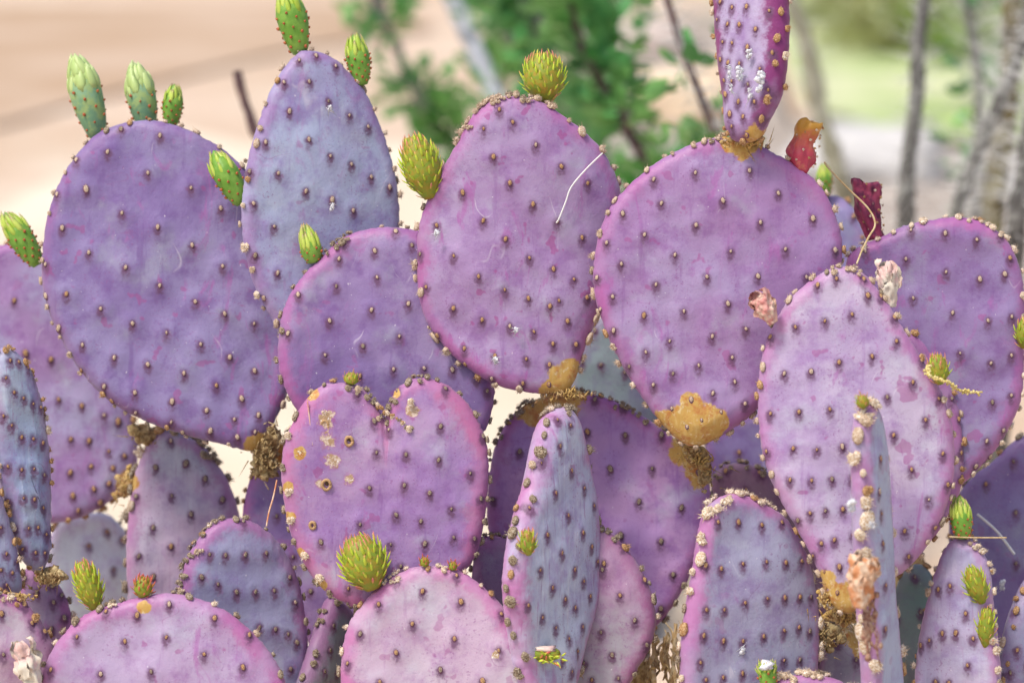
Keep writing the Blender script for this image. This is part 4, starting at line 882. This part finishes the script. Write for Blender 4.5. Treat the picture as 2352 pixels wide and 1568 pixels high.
def withered(owner, bx, by, tx, ty, d, w, mat, lab, seed, petals=9, taper=1.0):
    random.seed(seed); root, M, L = place_axis(owner, bx, by, tx, ty, d); r0 = w / 2 * K * d; n = 40; P = 26; vs = []; fs = []
    for i in range(P + 1):
        t = i / P; r = r0 * (.42 + .5 * math.sin(min(1.0, t * 1.3) * math.pi * .62)) * taper
        for k in range(n):
            a = 2 * math.pi * k / n
            f = 1 + .30 * nz((math.cos(a) * 1.2, math.sin(a) * 1.2, t * 3), 2.1, seed) + .20 * math.sin(a * 4 + t * 9 + seed) * (.4 + nz((t * 3, a, 0), 1.5, seed)) + .10 * nz((math.cos(a) * 3, math.sin(a) * 3, t * 8), 2, seed)
            vs.append((r * f * math.cos(a), r * f * math.sin(a), L * t * .9))
    for i in range(P):
        for k in range(n): a = i * n + k; b = i * n + (k + 1) % n; fs.append((a, b, b + n, a + n))
    fs.append(tuple(range(n))[::-1])
    body = link('withered_flower', mesh('withered_flower', vs, fs, mat), root, M, lab)
    for q in range(petals):
        a0 = 6.283 * q / petals + random.uniform(-.3, .3); o_ = Vector((math.cos(a0), math.sin(a0), 0)); s_ = Vector((-math.sin(a0), math.cos(a0), 0)); mb = MB()
        z0 = L * random.uniform(.35, .78); pl = L * random.uniform(.28, .42); pw = r0 * random.uniform(.5, .85); g = []; U, Vn = 8, 7
        for j in range(Vn):
            for i in range(U):
                u = i / (U - 1) * 2 - 1; v = j / (Vn - 1); wd = pw * math.sin(math.pi * (.2 + .7 * v)) ** .7
                fold = (.28 * r0) * math.sin(u * 4 + q) * v + .3 * r0 * nz((u * 1.6, v * 2.2, q), 1.6, seed)
                g.append(o_ * (r0 * .82 * (1 + .25 * v - .9 * max(0, v - .6)) + fold) + s_ * u * wd * (1 - .2 * abs(nz((v, u, q), 3))) + Vector((0, 0, z0 + pl * v + .1 * pl * nz((u * 2, v, q), 2, 4))))
        f2 = [(j * U + i, j * U + i + 1, (j + 1) * U + i + 1, (j + 1) * U + i) for j in range(Vn - 1) for i in range(U - 1)]
        gb = [p - o_ * .0006 for p in g]; nn_ = len(g)
        mb.add(g + gb, f2 + [tuple(reversed([x + nn_ for x in f])) for f in f2]); link('petal', mb.mesh('petal', mat), body)
    return body
withered('right', 1778, 742, 1738, 676, 1.855, 50, M_PAPER, 'withered pink flower on the left rim', 3)
withered('right', 2046, 706, 2036, 600, 1.885, 48, M_PAPERW, 'withered cream and pink flower on the right rim', 8)
withered('edge', 1974, 1396, 1986, 1276, 1.748, 64, M_PAPERT, 'withered tan flower with an open torn top', 12, 7)
withered('farleft', 88, 1590, 48, 1482, 1.85, 60, M_PAPERW, 'withered cream petal scrap', 15, 8, .8)
random.seed(99)
# cut shoot at the right of the pale pad
root = PL['front']; b = root.matrix_basis.translation; mb = MB()
body = link('cut_shoot', None, root, Matrix.Translation(pt(1255, 1500, 1.858) - b), 'half-eaten yellow-green shoot')
lump(mb, (0, 0, 0), .0105, (1.1, .7, .55), .4, 1.8); link('flesh', mb.mesh('flesh', M_BUDY), body)
for k in range(26):
    x = random.uniform(-.011, .012); z = random.uniform(-.006, .003)
    child('scale', SM[random.choice(['green', 'green', 'red'])], body, Vector((x, -.0055, z)), Vector((.6 + random.gauss(0, .4), -.5, random.gauss(.1, .5))), Vector((0, 1, 0)), random.uniform(.004, .0065), 1.2)
mb = MB(); lump(mb, (-.002, -.002, .0048), .008, (1.2, .6, .22), .9, 2.6); link('cut_face', mb.mesh('cut_face', M_PAPERW), body)

# ------------------------------------------------------------------ things caught on the cactus
def cotton(px, py, d, w, h, lab):
    mb = MB(); s = K * d
    for _ in range(9):
        lump(mb, (random.uniform(-.35, .35) * w * s, random.uniform(-.001, .001), random.uniform(-.4, .4) * h * s), random.uniform(.22, .36) * w * s, (1, .5, 1.1), .8, 2.5)
    for _ in range(14):
        p = Vector((random.uniform(-.4, .4) * w * s, -.0005, random.uniform(-.5, .5) * h * s)); mb.spike(p, p + Vector((random.gauss(0, 1), -.5, random.gauss(-.3, 1))) * .003, .00035)
    link('cotton_tuft', mb.mesh('cotton_tuft', M_WHITE), None, Matrix.Translation(pt(px, py, d)), lab, 'insect cotton', 'white cochineal cotton tufts on the pads')
cotton(1747, 187, 1.854, 22, 50, 'largest white cotton tuft on the upright top pad, right of the others')
cotton(1700, 170, 1.865, 17, 34, 'white cotton tuft in the middle of the upright top pad')
cotton(1676, 166, 1.862, 10, 34, 'thin white cotton streak nearest the left rim of the upright top pad')
cotton(1720, 124, 1.861, 12, 30, 'uppermost white cotton tuft on the upright top pad')
cotton(1680, 205, 1.863, 8, 20, 'small white cotton scrap under the thin streak on the upright top pad')
cotton(1722, 215, 1.861, 9, 30, 'small white cotton scrap below centre on the upright top pad')
cotton(757, 248, 1.932, 10, 12, 'small white cotton speck near the top of the tall blue-violet pad')
cotton(763, 474, 1.932, 9, 18, 'white cotton speck in the middle of the tall blue-violet pad')
cotton(1004, 536, 1.90, 10, 16, 'white cotton speck near the left rim of the large lilac pad')
cotton(1185, 758, 1.90, 10, 12, 'white cotton speck in the lower middle of the large lilac pad')
cotton(1138, 826, 1.90, 11, 18, 'white cotton speck near the lower rim of the large lilac pad')
cotton(1956, 1155, 1.757, 20, 44, 'white cotton clump on the left of the edge-on pad')
cotton(1706, 1492, 1.86, 12, 18, 'white cotton speck on the grey-violet pad with the bristly top')
cotton(2302, 1342, 2.0, 14, 22, 'blurred white cotton tuft on the dark pad at lower right')
cotton(2003, 1206, 1.755, 12, 20, 'small white cotton flake on the pink rim of the edge-on pad')

def strand(name, P, r, mat, lab, cat, knobs=0, kr=.0012, z=1.0):
    mb = MB(); P3 = [pt(*p) for p in P]; Q = []
    for i in range(len(P3) - 1):
        p0, p1, p2, p3 = P3[max(i - 1, 0)], P3[i], P3[i + 1], P3[min(i + 2, len(P3) - 1)]
        for k in range(8):
            t = k / 8; Q.append(.5 * ((2 * p1) + (p2 - p0) * t + (2 * p0 - 5 * p1 + 4 * p2 - p3) * t * t + (3 * p1 - p0 - 3 * p2 + p3) * t ** 3))
    Q.append(P3[-1]); o = Q[0].copy(); Q = [q - o for q in Q]
    mb.tube(Q, r, 6)
    for i in range(knobs):
        f = (i / knobs) * (len(Q) - 3); q = Q[int(f)].lerp(Q[int(f) + 1], f % 1)
        lump(mb, q + Vector((random.gauss(0, 1), random.gauss(0, 1), random.gauss(0, 1))) * r * 1.3, kr, (1, 1, 1), .3, 2, ICO1)
    return link(name, mb.mesh(name, mat), None, Matrix.Translation(o), lab, cat)
strand('dry_stalk', [(1893, 372, 1.93), (1905, 388, 1.93), (1950, 435, 1.93), (1995, 480, 1.925), (2010, 515, 1.92), (1995, 545, 1.91), (1980, 575, 1.9), (1968, 606, 1.885)], .0008, M_STRAW, 'thin bent straw-coloured stalk standing between the red fruit and the dark red fruit', 'twig')
M_CAT = simple('catkin_yellow', [(.62, .50, .16), (.72, .62, .30)], 300, .8, .2, .0004)
strand('catkin', [(2134, 838, 1.828), (2130, 852, 1.825), (2140, 866, 1.824), (2160, 872, 1.824), (2182, 880, 1.828), (2200, 893, 1.85), (2225, 900, 1.855), (2256, 900, 1.86)], .0008, M_CAT, 'small yellow knobbly catkin hanging from the red-green shoot at right', 'catkin', 120, .0011)
M_PINE = simple('dry_needle', [(.60, .25, .12), (.70, .52, .38)], 100, .7, .2, 0)
strand('dry_needle', [(636, 1102, 1.895), (628, 1140, 1.893), (618, 1175, 1.89), (612, 1208, 1.888)], .0007, M_PINE, 'thin red-brown needle hanging off the left rim of the heart-shaped pad', 'needle')
strand('dry_needle', [(706, 920, 1.882), (712, 970, 1.882), (718, 1022, 1.882)], .0006, M_PAPER, 'fine pink needle lying on the upper left of the heart-shaped pad', 'needle')
strand('pale_fibre', [(1384, 352, 1.905), (1345, 390, 1.899), (1312, 430, 1.897), (1300, 462, 1.896), (1285, 500, 1.896), (1278, 512, 1.897)], .00065, M_SPINE, 'curved white fibre lying on the upper right of the large lilac pad', 'fibre')
strand('dry_stalk', [(2180, 1232, 1.86), (2240, 1234, 1.86), (2312, 1234, 1.86)], .0006, M_STRAW, 'fine straight straw lying across the tip of the narrow budded pad', 'twig')
strand('dry_stalk', [(2245, 1180, 1.99), (2290, 1220, 1.99), (2330, 1272, 1.99)], .0012, M_SPINE, 'blurred pale straw lying slantwise on the dark pad at lower right', 'twig')
# brown shrivelled strands under the tan flower
M_BROWN = simple('shrivelled_brown', [(.36, .22, .15), (.50, .36, .27), (.26, .12, .09)], 200, .85, .15, .0004)
tang = link('dried_debris', None, None, Matrix.Translation(pt(1998, 1370, 1.757)), 'brown shrivelled strands trailing down the edge-on pad below the withered tan flower', 'plant debris')
def debris_strand(P, r, knobs):
    mb = MB(); Q = [pt(*p) - tang.matrix_basis.translation for p in P]; mb.tube(Q, r, 6, jit=.25)
    for _ in range(knobs): lump(mb, random.choice(Q) + Vector((random.gauss(0, .001), 0, 0)), random.uniform(.0012, .0026), (1, .7, 1.6), .6, 2, ICO1)
    link('strand', mb.mesh('strand', M_BROWN), tang)
for k in range(9):
    x = 1988 + random.uniform(-10, 22); n = 7; e = random.uniform(1440, 1535); dx = random.uniform(-6, 26)
    debris_strand([(x + dx * i / n + random.gauss(0, 2.2), 1365 + (e - 1365) * i / n, 1.759 - .001 * (i % 2)) for i in range(n + 1)], random.uniform(.0004, .0009), 3)

# snail-ring scars on the heart pad
def scar(px, py, d, r):
    root = PL['heart']; b = root.matrix_basis.translation; mb = MB(); n = 18; s = r * K * d
    Q = [Vector((math.cos(i / n * 6.3) * s * (1 + .06 * i / n), -.001, math.sin(i / n * 6.3) * s * 1.3)) for i in range(n + 1)]
    mb.tube(Q, .0012, 7, jit=.2); link('ring_scar', mb.mesh('ring_scar', M_PALE), root, Matrix.Translation(pt(px, py, d) - b))
    mb = MB(); lump(mb, (0, 0, 0), s * .7, (1, .3, 1.2), .3, 2); link('scar_core', mb.mesh('scar_core', M_GREY), root, Matrix.Translation(pt(px, py, d) + Vector((0, .0008, 0)) - b))
scar(802, 1012, 1.884, 8); scar(750, 1112, 1.884, 9); scar(718, 1205, 1.884, 6); scar(746, 975, 1.884, 8)
def wart(px, py, d, r, mk='w'):
    root = PL['heart']; b = root.matrix_basis.translation
    link('old_areole', random.choice(AR[mk, 'tuft']), root, Matrix.Translation(pt(px, py, d) - b) @ Matrix.Diagonal((r, r, r, 1)))
for x, y, r in ((745, 948, .0036), (944, 924, .0042), (688, 1040, .0046), (664, 1130, .0044), (662, 1000, .0042), (668, 1195, .0042), (700, 1278, .0042), (734, 1330, .0046), (940, 985, .0036)): wart(x, y, 1.884, r)
# crease of dried tufts below the notch
for i in range(14):
    t = i / 13; wart(868 + 78 * t + random.uniform(-4, 4), 925 + 62 * t ** .8 + random.uniform(-4, 4), 1.886, random.uniform(.0018, .003), random.choice('gtw'))
